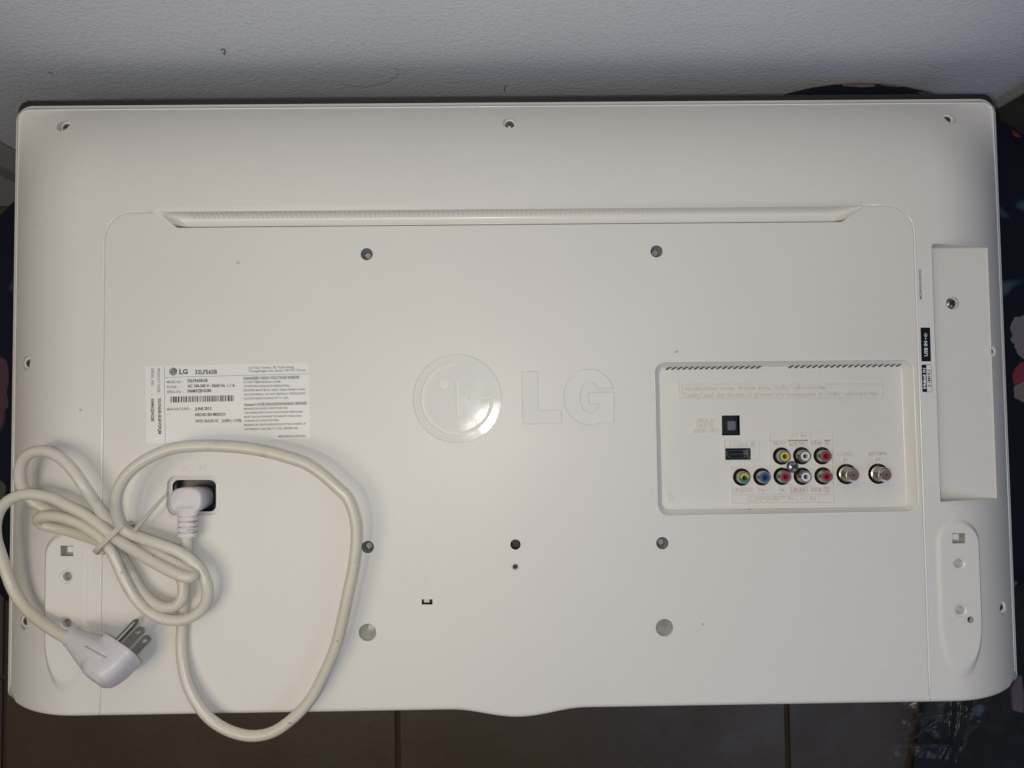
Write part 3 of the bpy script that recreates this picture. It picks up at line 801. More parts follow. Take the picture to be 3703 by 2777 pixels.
for s, xa, ya, xb, yb_ in [('DO NOT REMOVE BACK COVER.', 1318, 366, 1785, 358), ('TO PROVIDE ADEQUATE VENTILATION,', 1318, 417, 1892, 408), ('RECEIVER MUST BE AT LEAST 100mm FROM A WALL', 1318, 468, 2092, 453),
    ('OR CURTAINING.  DO NOT OBSTRUCT VENTILATION', 1320, 520, 2085, 504), ('SLOTS IN BASE OR BACK OF T.V  SET.', 1322, 571, 1878, 560), ('MOENIE DIE DEKSEL VERWYDER NIE.', 1322, 698, 1870, 686),
    ('TER VERSKAFFING VAN VOLDOENDE VENTILASIE', 1325, 748, 2055, 733), ('MOET DIE ONTVANGER TEN MINSTE 100mm VAN', 1325, 800, 2040, 784), ("'N MUUR OF GORDYNE WEES", 1325, 849, 1757, 840),
    ('MOENIE DIE VENTILASIEGLEUWE OP DIE ONDER OF', 1327, 900, 2095, 883), ('AGTERKANT VAN DIE T.V  STEL VERSPER NIE.', 1327, 953, 2000, 938), ('MEZ65053331(REV02)', 1753, 1043, 2090, 1037)]:
    pr(gy, s, xa, ya, xb, yb_, 25, .018)
pr(gy, 'LG', 512, 252, 620, 248, 62, .05)
def gp(x, y): p = P(*RR(x, y), zi); return (p.x, p.y)
gy.append(bar_uv([gp(325, 155), gp(337, 1112)], .00022, zi, ih)); gy.append(bar_uv([gp(327, 292), gp(2136, 247)], .00022, zi, ih))
c0 = P(*RR(437, 220), zi); k_ = .2893/PXM
V2, T = sheet(circle(c0.x, c0.y, 50*k_, 30), [[(c0.x+(x-cc.x)*50*k_/(283*px), c0.y+(y-cc.y)*50*k_/(283*px)) for x, y in h] for h in (gr[::4]+[gr[-1]], lc, dot[::3])], [])
gy.append(([(p.x, p.y, zi+ih) for p in V2], T))
v, f = merge(bk); from_data('black_print', v, f, M['ink_black'], label)
v, f = merge(gy); from_data('grey_print', v, f, M['ink_grey'], label)
bars = []; rnd = random.Random(3); x = 400
while x < 1190:
    w_ = rnd.choice([5, 5, 8, 12, 16]); t = (x-400)/792; x2 = min(x+w_, 1192)
    a = [gp(x, 607-17*t), gp(x2, 607-17*t), gp(x2, 533-18*t), gp(x, 533-18*t)]
    bars.append((lift(a, zi+ih), [(0, 1, 2, 3)])); x += w_+rnd.choice([5, 6, 9, 13])
v, f = merge(bars); from_data('barcode', v, f, M['ink_black'], label)

# ---------------- labels on the strip beside the bay
U = lambda x, y: (3300+x*.1808, 1150+y*.1808)
Vv = lambda x, y: (3260+x*.6027, 850+y*.6027)
strip_l = rrect(q3([(135, 1505), (218, 1505), (172, 196), (88, 192)], Vv, zs), .001, 3)
film = make('port_label_film', loft([lift(strip_l, HP-.0001), lift(strip_l, zs)], cap=True), M['clear_label'], tv)
def tx(name, items, mat, parent):
    v, f = merge(items); return from_data(name, v, f, mat, parent)
def prU(s, f_, xa, ya, xb, yb_, cap, sc, bold=0.0, z=zi): return text(s, P(*f_(xa, ya), z), P(*f_(xb, yb_), z), cap*sc/PXM, z, ih, bold)
tx('small_print', [prU('MEZ68028233(REV00)', Vv, 122, 384, 117, 206, 14, .6027, .02)], M['ink_grey'], film)
ub = rrect(q3([(178, 868), (370, 868), (350, 190), (158, 190)], U, zi), .0007, 4)
usb = make('usb_label', loft([lift(ub, zs), lift(ub, zi)], cap=True), M['label_black'], tv)
z2 = zi+.00003
usb_i = [prU('USB IN', U, 302, 762, 292, 462, 66, .1808, .03, z2)]
def gu(x, y): p = P(*U(x, y), z2); return (p.x, p.y)
usb_i += [bar_uv([gu(262, 420), gu(256, 300)], .00035, z2, ih), bar_uv([gu(260, 395), gu(282, 360), gu(281, 325)], .00035, z2, ih), bar_uv([gu(260, 380), gu(236, 350), gu(235, 335)], .00035, z2, ih),
          (lift([gu(*q) for q in ((250, 425), (272, 425), (272, 402), (250, 402))], z2+ih), [(0, 1, 2, 3)]), (lift([gu(*q) for q in ((244, 318), (268, 318), (256, 290))], z2+ih), [(0, 1, 2)]), (lift([gu(*q) for q in ((274, 332), (290, 332), (290, 318), (274, 318))], z2+ih), [(0, 1, 2, 3)])]
tx('white_print', usb_i, M['ink_white'], usb)
hb = rrect(q3([(198, 1481), (394, 1481), (376, 930), (178, 930)], U, zi), .0008, 4)
hl = make('hdmi_label', loft([lift(hb, zs), lift(hb, zi)], cap=True), M['label_black'], tv)
hw = rrect(q3([(292, 1474), (388, 1474), (370, 937), (276, 937)], U, z2), [.0001, .0006, .0006, .0001], 3)
make('white_field', loft([lift(hw, zi), lift(hw, z2)], cap=True), M['clear_label'], hl)
z2b = z2+.00003
tx('white_print', [prU('Hdmi', U, 272, 1412, 263, 1130, 62, .1808, .05, z2), prU('IN', U, 262, 1090, 258, 1000, 58, .1808, .03, z2)], M['ink_white'], hl)
tx('dark_print', [prU('2 (MHL)', U, 364, 1375, 352, 1035, 56, .1808, .012, z2b)], M['ink_black'], hl)

# ------------------------------------------------------------------ mains cord
def spline(pts, step=.0022):
    P_ = [Vector(p) for p in pts]; P_ = [P_[0]*2-P_[1]]+P_+[P_[-1]*2-P_[-2]]; out = []
    for i in range(1, len(P_)-2):
        a, b, c, d = P_[i-1:i+3]
        t0 = 0; t1 = t0+max(1e-5, (b-a).length)**.5; t2 = t1+max(1e-5, (c-b).length)**.5; t3 = t2+max(1e-5, (d-c).length)**.5
        n_ = max(2, int((c-b).length/step))
        for k in range(n_):
            t = t1+(t2-t1)*k/n_
            A1 = a*((t1-t)/(t1-t0))+b*((t-t0)/(t1-t0)); A2 = b*((t2-t)/(t2-t1))+c*((t-t1)/(t2-t1)); A3 = c*((t3-t)/(t3-t2))+d*((t-t2)/(t3-t2))
            B1 = A1*((t2-t)/(t2-t0))+A2*((t-t0)/(t2-t0)); B2 = A2*((t3-t)/(t3-t1))+A3*((t-t1)/(t3-t1))
            out.append(B1*((t2-t)/(t2-t1))+B2*((t-t1)/(t2-t1)))
    out.append(P_[-2]); return out
def tube(path, r, n=14, cap=True, flat=None):
    loops = []; up = Vector((0, 0, 1)); t0 = (path[1]-path[0]).normalized(); nrm = t0.orthogonal().normalized()
    for i, p in enumerate(path):
        t = (path[min(i+1, len(path)-1)]-path[max(i-1, 0)]).normalized()
        nrm = (nrm-t*nrm.dot(t)).normalized(); b = t.cross(nrm); rr = r(i/(len(path)-1)) if callable(r) else r
        loops.append([tuple(p+(nrm*math.cos(2*math.pi*k/n)+b*math.sin(2*math.pi*k/n))*rr) for k in range(n)])
    return loft(loops, True, cap=cap, cap0=cap)
def CP(l): return [P(u, v, z) for u, v, z in l]
cord_px = [(676,1925,.0600),(676,1950,.0598),(674,2000,.0570),(670,2060,.0545),(665,2150,.0537),(660,2240,.0537),(656,2330,.0540),(659,2385,.0552),(675,2464,.0575),(709,2537,.0590),(760,2600,.0600),(830,2643,.0605),(908,2661,.0610),(981,2649,.0620),(1048,2607,.0630),(1116,2537,.0645),
 (1172,2436,.0665),(1214,2335,.0690),(1238,2240,.0710),(1257,2150,.0725),(1276,2060,.0735),(1288,1960,.0745),(1286,1890,.0750),(1274,1840,.0755),(1254,1798,.0760),(1222,1768,.0765),(1172,1722,.0770),(1110,1680,.0775),(1030,1652,.0780),(947,1631,.0785),(841,1617,.0795),(729,1613,.0805),(617,1624,.0815),(541,1655,.0820),(497,1682,.0820),(454,1722,.0815),(428,1768,.0800),(419,1808,.0775),(420,1842,.0740),(427,1877,.0700),(443,1911,.0660),
 (474,1930,.0650),(521,1949,.0660),(579,1969,.0670),(633,1989,.0670),(687,2022,.0665),(727,2066,.0660),(747,2112,.0660),(749,2158,.0650),(735,2195,.0640),(710,2221,.0635),(673,2239,.0630),(633,2244,.0628),(583,2235,.0625),(533,2207,.0625),(488,2160,.0625),(450,2096,.0630),(427,2044,.0635),(405,1998,.0640),(383,1968,.0640),
 (362,1944,.0640),(333,1922,.0635),(297,1898,.0630),(253,1879,.0625),(206,1868,.0615),(168,1866,.0600),(143,1871,.0575),(138,1882,.0545),(152,1896,.0515),(203,1909,.0500),(260,1924,.0505),(311,1940,.0530),(354,1955,.0560),(392,1970,.0560),
 (427,1997,.0562),(452,2034,.0565),(477,2078,.0568),(509,2135,.0575),(555,2178,.0590),(600,2196,.0605),(639,2188,.0612),(659,2160,.0615),(662,2120,.0612),(650,2075,.0605),(618,2030,.0590),(565,1994,.0575),(505,1966,.0560),(437,1918,.0562),
 (398,1887,.0590),(369,1855,.0620),(340,1811,.0650),(304,1761,.0680),(268,1707,.0690),(231,1667,.0690),(192,1641,.0685),(152,1631,.0670),(112,1638,.0650),(83,1665,.0620),(71,1703,.0590),(73,1739,.0565),(87,1775,.0545),(116,1811,.0525),(159,1837,.0510),(217,1860,.0505),(282,1886,.0510),(344,1914,.0530),(412,1942,.0562),
 (470,1964,.0600),(524,1986,.0635),(579,2010,.0665),(633,2038,.0680),(676,2063,.0690),(697,2078,.0715),(694,2088,.0745),(676,2089,.0760),(637,2075,.0755),(579,2046,.0735),(524,2014,.0710),(470,1981,.0680),(418,1946,.0655),
 (380,1916,.0650),(344,1887,.0650),(297,1855,.0650),(246,1830,.0650),(195,1804,.0645),(152,1792,.0640),(109,1787,.0640),(65,1793,.0635),(29,1811,.0625),(4,1837,.0610),(-11,1869,.0595),(-17,1905,.0580),(-14,1949,.0565),(-4,1985,.0550),(9,2025,.0540),(24,2073,.0530),(48,2133,.0525),(84,2189,.0535),(123,2228,.0560),(174,2267,.0610),(219,2295,.0650),(262,2318,.0682)]
cordT = empty('power_cord', (P(700, 1800, HP).x, P(700, 1800, HP).y, HP), 'cream mains cord coiled in tied loops on the television, its pronged plug loose', 'power cord')
path = spline(CP(cord_px))
make('cable', tube(path, .00365, 16), M['cord'], cordT, 179)

def ev_remesh(name, VFs, mat, parent, voxel, smooth_it=6, smooth=179):
    v, f = merge(VFs); me = bpy.data.meshes.new(name); me.from_pydata([tuple(p) for p in v], [], f); me.update()
    bm = bmesh.new(); bm.from_mesh(me); bmesh.ops.recalc_face_normals(bm, faces=bm.faces); bm.to_mesh(me); bm.free()
    o = bpy.data.objects.new('tmp', me); COL.objects.link(o)
    r = o.modifiers.new('r', 'REMESH'); r.mode = 'VOXEL'; r.voxel_size = voxel
    s = o.modifiers.new('s', 'SMOOTH'); s.factor = .5; s.iterations = smooth_it
    dg = bpy.context.evaluated_depsgraph_get(); m2 = bpy.data.meshes.new_from_object(o.evaluated_get(dg), depsgraph=dg)
    bpy.data.objects.remove(o); m2.name = name
    m2.polygons.foreach_set('use_smooth', [True]*len(m2.polygons))
    return link(name, m2, mat, parent)
def frame_loop(c, ax, ay, rx, ry, n=28, e=2.0):
    out = []
    for i in range(n):
        t = 2*math.pi*i/n; ct, st = math.cos(t), math.sin(t)
        x = math.copysign(abs(ct)**(2/e), ct)*rx; y = math.copysign(abs(st)**(2/e), st)*ry
        out.append(tuple(c+ax*x+ay*y))
    return out
# connector pushed into the inlet: block standing up out of the socket, neck turning down along the panel
MX = lambda x, y: (600+x*.1568, 1700+y*.1568)
zt = HP+.0125; ct = P(*MX(435, 722), zt)
X_, Y_, Z_ = Vector((1, 0, 0)), Vector((0, 1, 0)), Vector((0, 0, 1))
def dloop(c, hw, hh, n=36):
    # wide block with rounded left end and softer right end
    return frame_loop(c, X_, Y_, hw, hh, n, 2.7)
loops = [dloop(Vector((ct.x+.0002, ct.y+.0003, z)), w_, h_) for z, w_, h_ in ((HP-.012, .0098, .0078), (HP-.002, .0102, .0082), (HP+.006, .0106, .0087), (zt-.0018, .0108, .0088), (zt-.0006, .0105, .0085), (zt, .0098, .0078))]
blk = loft(loops, cap=True, cap0=True)
e0 = P(*MX(510, 850), HP+.0095); e1 = P(*MX(505, 1060), HP+.0100)
nk = loft([frame_loop(e0, X_, Z_, .0078, .0040, 28, 3), frame_loop(e0.lerp(e1, .6), X_, Z_, .0070, .0040, 28, 3), frame_loop(e1, X_, Z_, .0062, .0040, 28, 3)], cap=True, cap0=True)
ev_remesh('inlet_connector', [blk, nk], M['plug'], cordT, .0005, 5)
# ribbed strain relief
sr = []
e2 = P(*MX(500, 1560), HP+.0098); nseg = 4
for i in range(nseg):
    a = e1.lerp(e2, i/nseg-.0); b = e1.lerp(e2, (i+.80)/nseg)
    sr.append(loft([frame_loop(a, X_, Z_, .0059, .0044, 24, 3.5), frame_loop(a.lerp(b, .12), X_, Z_, .0062, .0047, 24, 3.5), frame_loop(a.lerp(b, .88), X_, Z_, .0062, .0047, 24, 3.5), frame_loop(b, X_, Z_, .0059, .0044, 24, 3.5)], cap=True, cap0=True))
sr.append(loft([frame_loop(e1-(e2-e1)*.05, X_, Z_, .0047, .0040, 24, 3), frame_loop(e2, X_, Z_, .0045, .0038, 24, 3)], cap=True, cap0=True))
ro_ = make('strain_relief', merge(sr), M['plug'], cordT, 40)
gaps = []
for yy in (1215, 1385):
    a = P(*MX(475, yy), HP+.0145); gaps.append(block(a.x, a.x+.0048, a.y-.0005, a.y+.0006, HP+.0120, HP+.01455))
make('relief_slot', merge(gaps), material('slot_shade_cream', (.45, .42, .34), .5), ro_)

# loose three-pin plug
O_ = lambda x, y, z: P(200+x*.2411, 2100+y*.2411, z)
pdir = (O_(1190, 520, .06)-O_(880, 930, .06)); pdir = Vector((pdir.x, pdir.y, 0)).normalized()
qv = Vector((pdir.y, -pdir.x, 0))
th = math.radians(23); phi = math.radians(34)
zv = Z_*math.cos(phi)+pdir*math.sin(phi); pflat = pdir; pdir = pdir*math.cos(phi)-Z_*math.sin(phi)
av = zv*math.cos(th)-qv*math.sin(th); wv = qv*math.cos(th)+zv*math.sin(th)
ZC = .0690
fc_ = O_(1010, 1030, ZC)      # centre of the pin face
body = []
for d, sw, sa in ((0, .0138, .0118), (-.0010, .0142, .0122), (-.004, .0142, .0122), (-.010, .0140, .0120), (-.016, .0134, .0114), (-.0205, .0115, .0096), (-.0235, .0075, .0065)):
    body.append(frame_loop(fc_+pdir*d+(qv*-.0006 if d < -.012 else Vector((0, 0, 0))), wv, av, sw, sa, 32, 3.0))
bodyL = loft(body, cap=True, cap0=True)
nend = O_(292, 885, .0685); nst = fc_-pdir*.0110+qv*-.002
ndir = (nend-nst).normalized(); nside = Vector((ndir.y, -ndir.x, 0)).normalized(); nup = ndir.cross(nside)
nl = []
L_ = (nend-nst).length
for t, a_, b_ in ((0, .0118, .0108), (.35, .0110, .0100), (.6, .0094, .0086), (.85, .0074, .0070), (.98, .0066, .0064), (1, .0060, .0058)):
    nl.append(frame_loop(nst+ndir*L_*t, nside, nup, a_, b_, 28, 2.6))
neckL = loft(nl, cap=True, cap0=True)
pl = ev_remesh('plug_body', [bodyL, neckL], M['plug'], cordT, .0006, 8)
# stepped ring at the cord end
rings = []
for t in (1.0, 1.05, 1.10):
    c = nst+ndir*(L_*t); rings.append(loft([frame_loop(c-ndir*.0005, nside, nup, .0060, .0058, 24), frame_loop(c-ndir*.0003, nside, nup, .0064, .0062, 24), frame_loop(c+ndir*.0006, nside, nup, .0064, .0062, 24), frame_loop(c+ndir*.0009, nside, nup, .0058, .0056, 24)], cap=True, cap0=True))
make('cord_collar', merge(rings), M['plug'], cordT, 40)
# face plate rim
fp = loft([frame_loop(fc_+pdir*d, wv, av, .0144*s_, .0122*s_, 36, 3.4) for d, s_ in ((-.0030, .985), (-.0026, 1.0), (.0004, 1.0), (.0008, .985))], cap=True, cap0=True)
make('plug_face', fp, M['plug'], cordT, 30)
from mathutils.bvhtree import BVHTree
bv = BVHTree.FromPolygons([v.co.copy() for v in pl.data.vertices], [tuple(p_.vertices) for p_ in pl.data.polygons])
gpts = []
for k in range(12):
    t = k/11; d_ = ray(200+(455+310*t)*.2411, 2100+(985+177*t)*.2411).normalized(); hit = bv.ray_cast(CAM, d_)[0]
    if hit is not None: gpts.append(hit)
if len(gpts) > 3: make('grip_line', tube(gpts, .00055, 8), material('grip_line_grey', (.46, .44, .44), .4), pl, 179)
def blade(c):
    # flat blade: wide along wv, thin along av, with a hole
    w2 = .00318; Ln = .0160; lp = [(-w2, -.003), (w2, -.003), (w2, Ln-.0024), (w2-.0008, Ln-.0008), (w2-.0024, Ln), (-w2+.0024, Ln), (-w2+.0008, Ln-.0008), (-w2, Ln-.0024)]
    hl_ = circle(0, Ln-.0040, .00165, 16)
    V2, T = sheet(lp, [hl_], [])
    parts = []
    for s_ in (-.00076, .00076): parts.append(([tuple(c+wv*p.x+pdir*p.y+av*s_) for p in V2], T))
    for l_ in (lp, hl_): parts.append(strip([tuple(c+wv*x+pdir*y+av*.00076) for x, y in l_], [tuple(c+wv*x+pdir*y-av*.00076) for x, y in l_]))
    make('blade', merge(parts), M['brass'], cordT, 30)
cb = fc_+wv*.0042
blade(cb+av*.00635); blade(cb-av*.00635)
gp0 = cb-wv*.0115
path_g = [gp0-pdir*.003]+[gp0+pdir*t for t in (.0, .005, .010, .0155, .0175, .0190, .0200)]
make('ground_pin', tube(path_g, lambda t: .0023 if t < .72 else (.0021 if t < .82 else (.0014 if t < .95 else .0004)), 18), M['brass'], cordT, 60)

# nylon cable tie round the bundle
tieT = empty('cable_tie', (P(415, 1942, HP).x, P(415, 1942, HP).y, HP), 'beige nylon cable tie with a long tail cinched round the coiled cord', 'cable tie')
ea = P(368, 1990, .060); eb = P(464, 1896, .060); ec = (ea+eb)/2; ed = (eb-ea).normalized(); bd = Vector((-ed.y, ed.x, 0)); hwid = (eb-ea).length/2
zc = .0608; ring_o = []; ring_i = []
for t in range(36):
    a = 2*math.pi*t/36; ct_, st_ = math.cos(a), math.sin(a); ex = 4.5
    x = math.copysign(abs(ct_)**(2/ex), ct_); y = math.copysign(abs(st_)**(2/ex), st_)
    ring_o.append(ec+ed*(x*(hwid+.0012))+Z_*((y*.0112)+zc-ec.z)); ring_i.append(ec+ed*(x*(hwid-.0001))+Z_*((y*.0103)+zc-ec.z))
w2 = .0016
make('strap', loft([[tuple(p-bd*w2) for p in ring_i], [tuple(p-bd*w2) for p in ring_o], [tuple(p+bd*w2) for p in ring_o], [tuple(p+bd*w2) for p in ring_i], [tuple(p-bd*w2) for p in ring_i]]), M['tie'], tieT, 40)
hp_ = [P(455, 1898, .0700), P(482, 1914, .0715), P(490, 1920, .0720)]
make('locking_head', loft([frame_loop(hp_[0], bd, Z_, .0016, .0016, 12, 4), frame_loop(hp_[0].lerp(hp_[1], .3), bd, Z_, .0022, .0021, 12, 4), frame_loop(hp_[1], bd, Z_, .0022, .0021, 12, 4), frame_loop(hp_[2], bd, Z_, .0014, .0014, 12, 4)], cap=True, cap0=True), M['tie'], tieT, 40)
ta = [P(484, 1921, .0722), P(510, 1890, .0735), P(545, 1850, .0745), P(578, 1812, .0755), P(602, 1786, .0765)]
tl = []
for i, p in enumerate(ta):
    d = (ta[min(i+1, 4)]-ta[max(i-1, 0)]).normalized(); sd = d.cross(Z_).normalized(); wd = (.0013, .0013, .0012, .0010, .0006)[i]
    tl.append(frame_loop(p, sd, Z_, wd, .0005, 12, 4))
make('tail', loft(tl, cap=True, cap0=True), M['tie'], tieT, 40)
hb2 = P(376, 1989, .062)
make('strap_end', loft([frame_loop(hb2+ed*-.001+Z_*z_, ed, bd, .0016, .0022, 12, 4) for z_ in (-.004, .003)], cap=True, cap0=True), M['tie'], tieT, 40)

# ------------------------------------------------------------------ poufs
def floral(name, petals=(.10, .055, .06), scale=7.0, base=(.0045, .006, .014), patches=()):
    m = bpy.data.materials.new(name); m.use_nodes = True; nt = m.node_tree; b = nt.nodes['Principled BSDF']
    N = nt.nodes.new; Lk = nt.links.new
    tc = N('ShaderNodeTexCoord')
    nz = N('ShaderNodeTexNoise'); nz.inputs['Scale'].default_value = scale*1.6; nz.inputs['Detail'].default_value = 3; Lk(tc.outputs['Object'], nz.inputs['Vector'])
    mx = N('ShaderNodeMix'); mx.data_type = 'VECTOR'; mx.inputs[0].default_value = .10
    Lk(tc.outputs['Object'], mx.inputs[4]); Lk(nz.outputs['Color'], mx.inputs[5])
    vo = N('ShaderNodeTexVoronoi'); vo.inputs['Scale'].default_value = scale; Lk(mx.outputs[1], vo.inputs['Vector'])
    cr = N('ShaderNodeValToRGB'); el = cr.color_ramp.elements
    el[0].position = .0; el[0].color = (*petals, 1); el[1].position = .34; el[1].color = (*base, 1)
    e1 = el.new(.12); e1.color = (petals[0]*1.2, petals[1]*1.5, petals[2]*1.3, 1); e2 = el.new(.27); e2.color = (petals[0]*.7, petals[1]*.6, petals[2]*.9, 1); e3 = el.new(.30); e3.color = (*base, 1)
    Lk(vo.outputs['Distance'], cr.inputs[0])
    v2 = N('ShaderNodeTexVoronoi'); v2.inputs['Scale'].default_value = scale*4.2; Lk(mx.outputs[1], v2.inputs['Vector'])
    c2 = N('ShaderNodeValToRGB'); e_ = c2.color_ramp.elements; e_[0].position = .10; e_[0].color = (.04, .09, .10, 1); e_[1].position = .24; e_[1].color = (0, 0, 0, 1)
    Lk(v2.outputs['Distance'], c2.inputs[0])
    ad = N('ShaderNodeMix'); ad.data_type = 'RGBA'; ad.blend_type = 'ADD'; ad.inputs[0].default_value = .6; Lk(cr.outputs[0], ad.inputs[6]); Lk(c2.outputs[0], ad.inputs[7])
    res = ad.outputs[2]
    sep = N('ShaderNodeSeparateXYZ'); nw = N('ShaderNodeTexNoise'); nw.inputs['Scale'].default_value = 70; nw.inputs['Detail'].default_value = 2; Lk(tc.outputs['Object'], nw.inputs['Vector']); Lk(tc.outputs['Object'], sep.inputs[0])
    for (px_, py_, rx_, ry_, col_) in patches:
        def mth(op, a_, b_):
            n_ = N('ShaderNodeMath'); n_.operation = op
            for k_, q_ in enumerate((a_, b_)):
                if isinstance(q_, (int, float)): n_.inputs[k_].default_value = q_
                else: Lk(q_, n_.inputs[k_])
            return n_.outputs[0]
        dx_ = mth('DIVIDE', mth('SUBTRACT', sep.outputs[0], px_), rx_); dy_ = mth('DIVIDE', mth('SUBTRACT', sep.outputs[1], py_), ry_)
        d2_ = mth('ADD', mth('MULTIPLY', dx_, dx_), mth('MULTIPLY', dy_, dy_))
        d2_ = mth('ADD', d2_, mth('MULTIPLY', mth('SUBTRACT', nw.outputs['Fac'], .5), 2.6))
        k_ = mth('LESS_THAN', d2_, 1.0)
        mx_ = N('ShaderNodeMix'); mx_.data_type = 'RGBA'; Lk(k_, mx_.inputs[0]); Lk(res, mx_.inputs[6]); mx_.inputs[7].default_value = (*col_, 1); res = mx_.outputs[2]
    Lk(res, b.inputs['Base Color']); b.inputs['Roughness'].default_value = .85; b.inputs['Specular IOR Level'].default_value = .15
    n2 = N('ShaderNodeTexNoise'); n2.inputs['Scale'].default_value = 900; Lk(tc.outputs['Object'], n2.inputs['Vector'])
    bp = N('ShaderNodeBump'); bp.inputs['Distance'].default_value = .0004; Lk(n2.outputs['Fac'], bp.inputs['Height']); Lk(bp.outputs[0], b.inputs['Normal'])
    return m
FPATCH = []
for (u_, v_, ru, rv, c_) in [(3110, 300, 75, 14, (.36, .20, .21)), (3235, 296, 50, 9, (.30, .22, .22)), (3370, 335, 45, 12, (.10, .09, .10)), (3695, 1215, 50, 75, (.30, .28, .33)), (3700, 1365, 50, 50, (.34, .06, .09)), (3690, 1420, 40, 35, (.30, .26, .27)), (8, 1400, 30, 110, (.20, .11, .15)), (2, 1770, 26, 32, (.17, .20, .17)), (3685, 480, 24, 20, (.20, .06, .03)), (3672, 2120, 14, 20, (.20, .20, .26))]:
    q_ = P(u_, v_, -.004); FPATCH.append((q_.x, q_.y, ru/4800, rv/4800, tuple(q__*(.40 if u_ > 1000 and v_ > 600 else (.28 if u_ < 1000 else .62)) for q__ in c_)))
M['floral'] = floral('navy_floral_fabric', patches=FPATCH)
M['piping'] = material('navy_piping', (.012, .014, .024), .7)
FZ = -0.43
def pouf(cx, cy, R, label):
    t = empty('pouf', (cx, cy, FZ), label, 'pouf', 'round floral poufs under the television')
    prof = [(R-.012, FZ+.02), (R-.004, FZ+.06), (R, FZ+.20), (R-.001, FZ+.36), (R-.003, -.028)]
    make('padded_side', lathe(prof, cx, cy, 64, cap=False), M['floral'], t, 60)
    top = [(R-.002, -.026), (R+.0015, -.018), (R, -.010), (R-.006, -.0040), (R-.03, -.0018), (R*.5, -.0008), (.01, -.0006)]
    make('seat_cushion', lathe(top, cx, cy, 72), M['floral'], t, 60)
    make('piping', lathe([(R-.003, -.029), (R+.002, -.0275), (R-.003, -.026)], cx, cy, 64, cap=False), M['piping'], t, 60)
    for a in (.8, 2.4, 3.9, 5.5):
        make('foot', lathe([(.014, FZ+.0005), (.018, FZ+.022)], cx+(R-.04)*math.cos(a), cy+(R-.04)*math.sin(a), 12), M['bezel'], t, 60)
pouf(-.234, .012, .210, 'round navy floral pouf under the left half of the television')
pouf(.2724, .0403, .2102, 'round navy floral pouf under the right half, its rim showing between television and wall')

# ------------------------------------------------------------------ wall, casing, door, curtain
WY = .262
M['wall'] = material('painted_wall', (.79, .82, .88), .5, bump=[(330, .0005, 2), (800, .00015, 2)],
    mottle=[(5, 3, (.72, .75, .81), .4, .7, .6), (260, 2, (.30, .30, .31), .77, .80, .5)])
wx0, wx1 = -.482, 1.6
wall = make('wall', block(wx0, wx1, WY, WY+.12, FZ+.0, 2.3), M['wall'], None); wall['kind'] = 'structure'
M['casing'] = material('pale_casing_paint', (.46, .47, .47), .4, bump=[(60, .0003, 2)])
M['door'] = material('pale_door_paint', (.50, .51, .52), .45)
cs_ = empty('door_frame', (-.53, WY, FZ), 'grey painted door frame at the wall edge left of the television', 'door frame')
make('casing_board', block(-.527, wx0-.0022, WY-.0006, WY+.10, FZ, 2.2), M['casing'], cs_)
make('stepped_casing_board', block(-.565, -.5275, WY+.008, WY+.10, FZ, 2.2), material('darker_casing_face', (.30, .31, .31), .45), cs_)  # set-back board in a darker grey
dp = empty('door', (-.9, WY+.02, FZ), 'pale door leaf beyond the frame at the left edge of the photo', 'door')
make('door_leaf', block(-1.4, -.5675, WY+.014, WY+.05, FZ+.005, 2.15), M['door'], dp)
# hanging dark fabric at the right end of the wall
M['curtain'] = floral('dark_curtain_fabric', (.05, .055, .045), 4.0, (.010, .012, .022))
V = []; F = []
nx, nz = 90, 12
for k in range(nz+1):
    for i in range(nx+1):
        x = .4218+i*.0085; z = FZ+.01+k/nz*1.9
        V.append((x, WY-.012-.010*math.sin((x-.4218)*52+.6*math.sin(z*3))-.006*math.sin((x-.4218)*23)-(.012 if i else .0), z))
for k in range(nz):
    for i in range(nx):
        a = k*(nx+1)+i; F.append((a, a+1, a+nx+2, a+nx+1))
s = len(V); V += [(x, y+.003, z) for x, y, z in V]
F += [(q[3]+s, q[2]+s, q[1]+s, q[0]+s) for q in F[:nx*nz]]
F += [(k*(nx+1), (k+1)*(nx+1), (k+1)*(nx+1)+s, k*(nx+1)+s) for k in range(nz)]
cur = make('curtain', (V, F), M['curtain'], None, 60); tag(cur, 'dark patterned curtain hanging at the wall behind the right corner of the television', 'curtain')
# hair stuck on the wall
def WP(u, v, y=WY):
    d = ray(u, v); return CAM+d*((y-CAM.y)/d.y)
hair = spline([WP(u, v, WY-.0004) for u, v in ((1238, 303), (1262, 309), (1300, 313), (1346, 309), (1383, 303), (1412, 290), (1433, 273), (1440, 258), (1432, 248), (1418, 246))], .001)
o = make('hair_strand', tube(hair, .00009, 6), M['ink_black'], None, 179); tag(o, 'thin dark hair stuck in a curl on the pale wall above the television', 'hair')
for pts, r in (([(800, 181), (806, 176), (812, 178), (814, 186), (809, 193), (813, 197)], .00045), ([(173, 259), (180, 262), (190, 266)], .0004), ([(1824, 330), (1826, 312), (1832, 308)], .0003)):
    pth = spline([WP(u, v, WY-.0001) for u, v in pts], .001)
    sc_m = make('scuff_mark', tube(pth, r, 6), material('scuff_grey', (.10, .10, .11), .7), wall, 179)

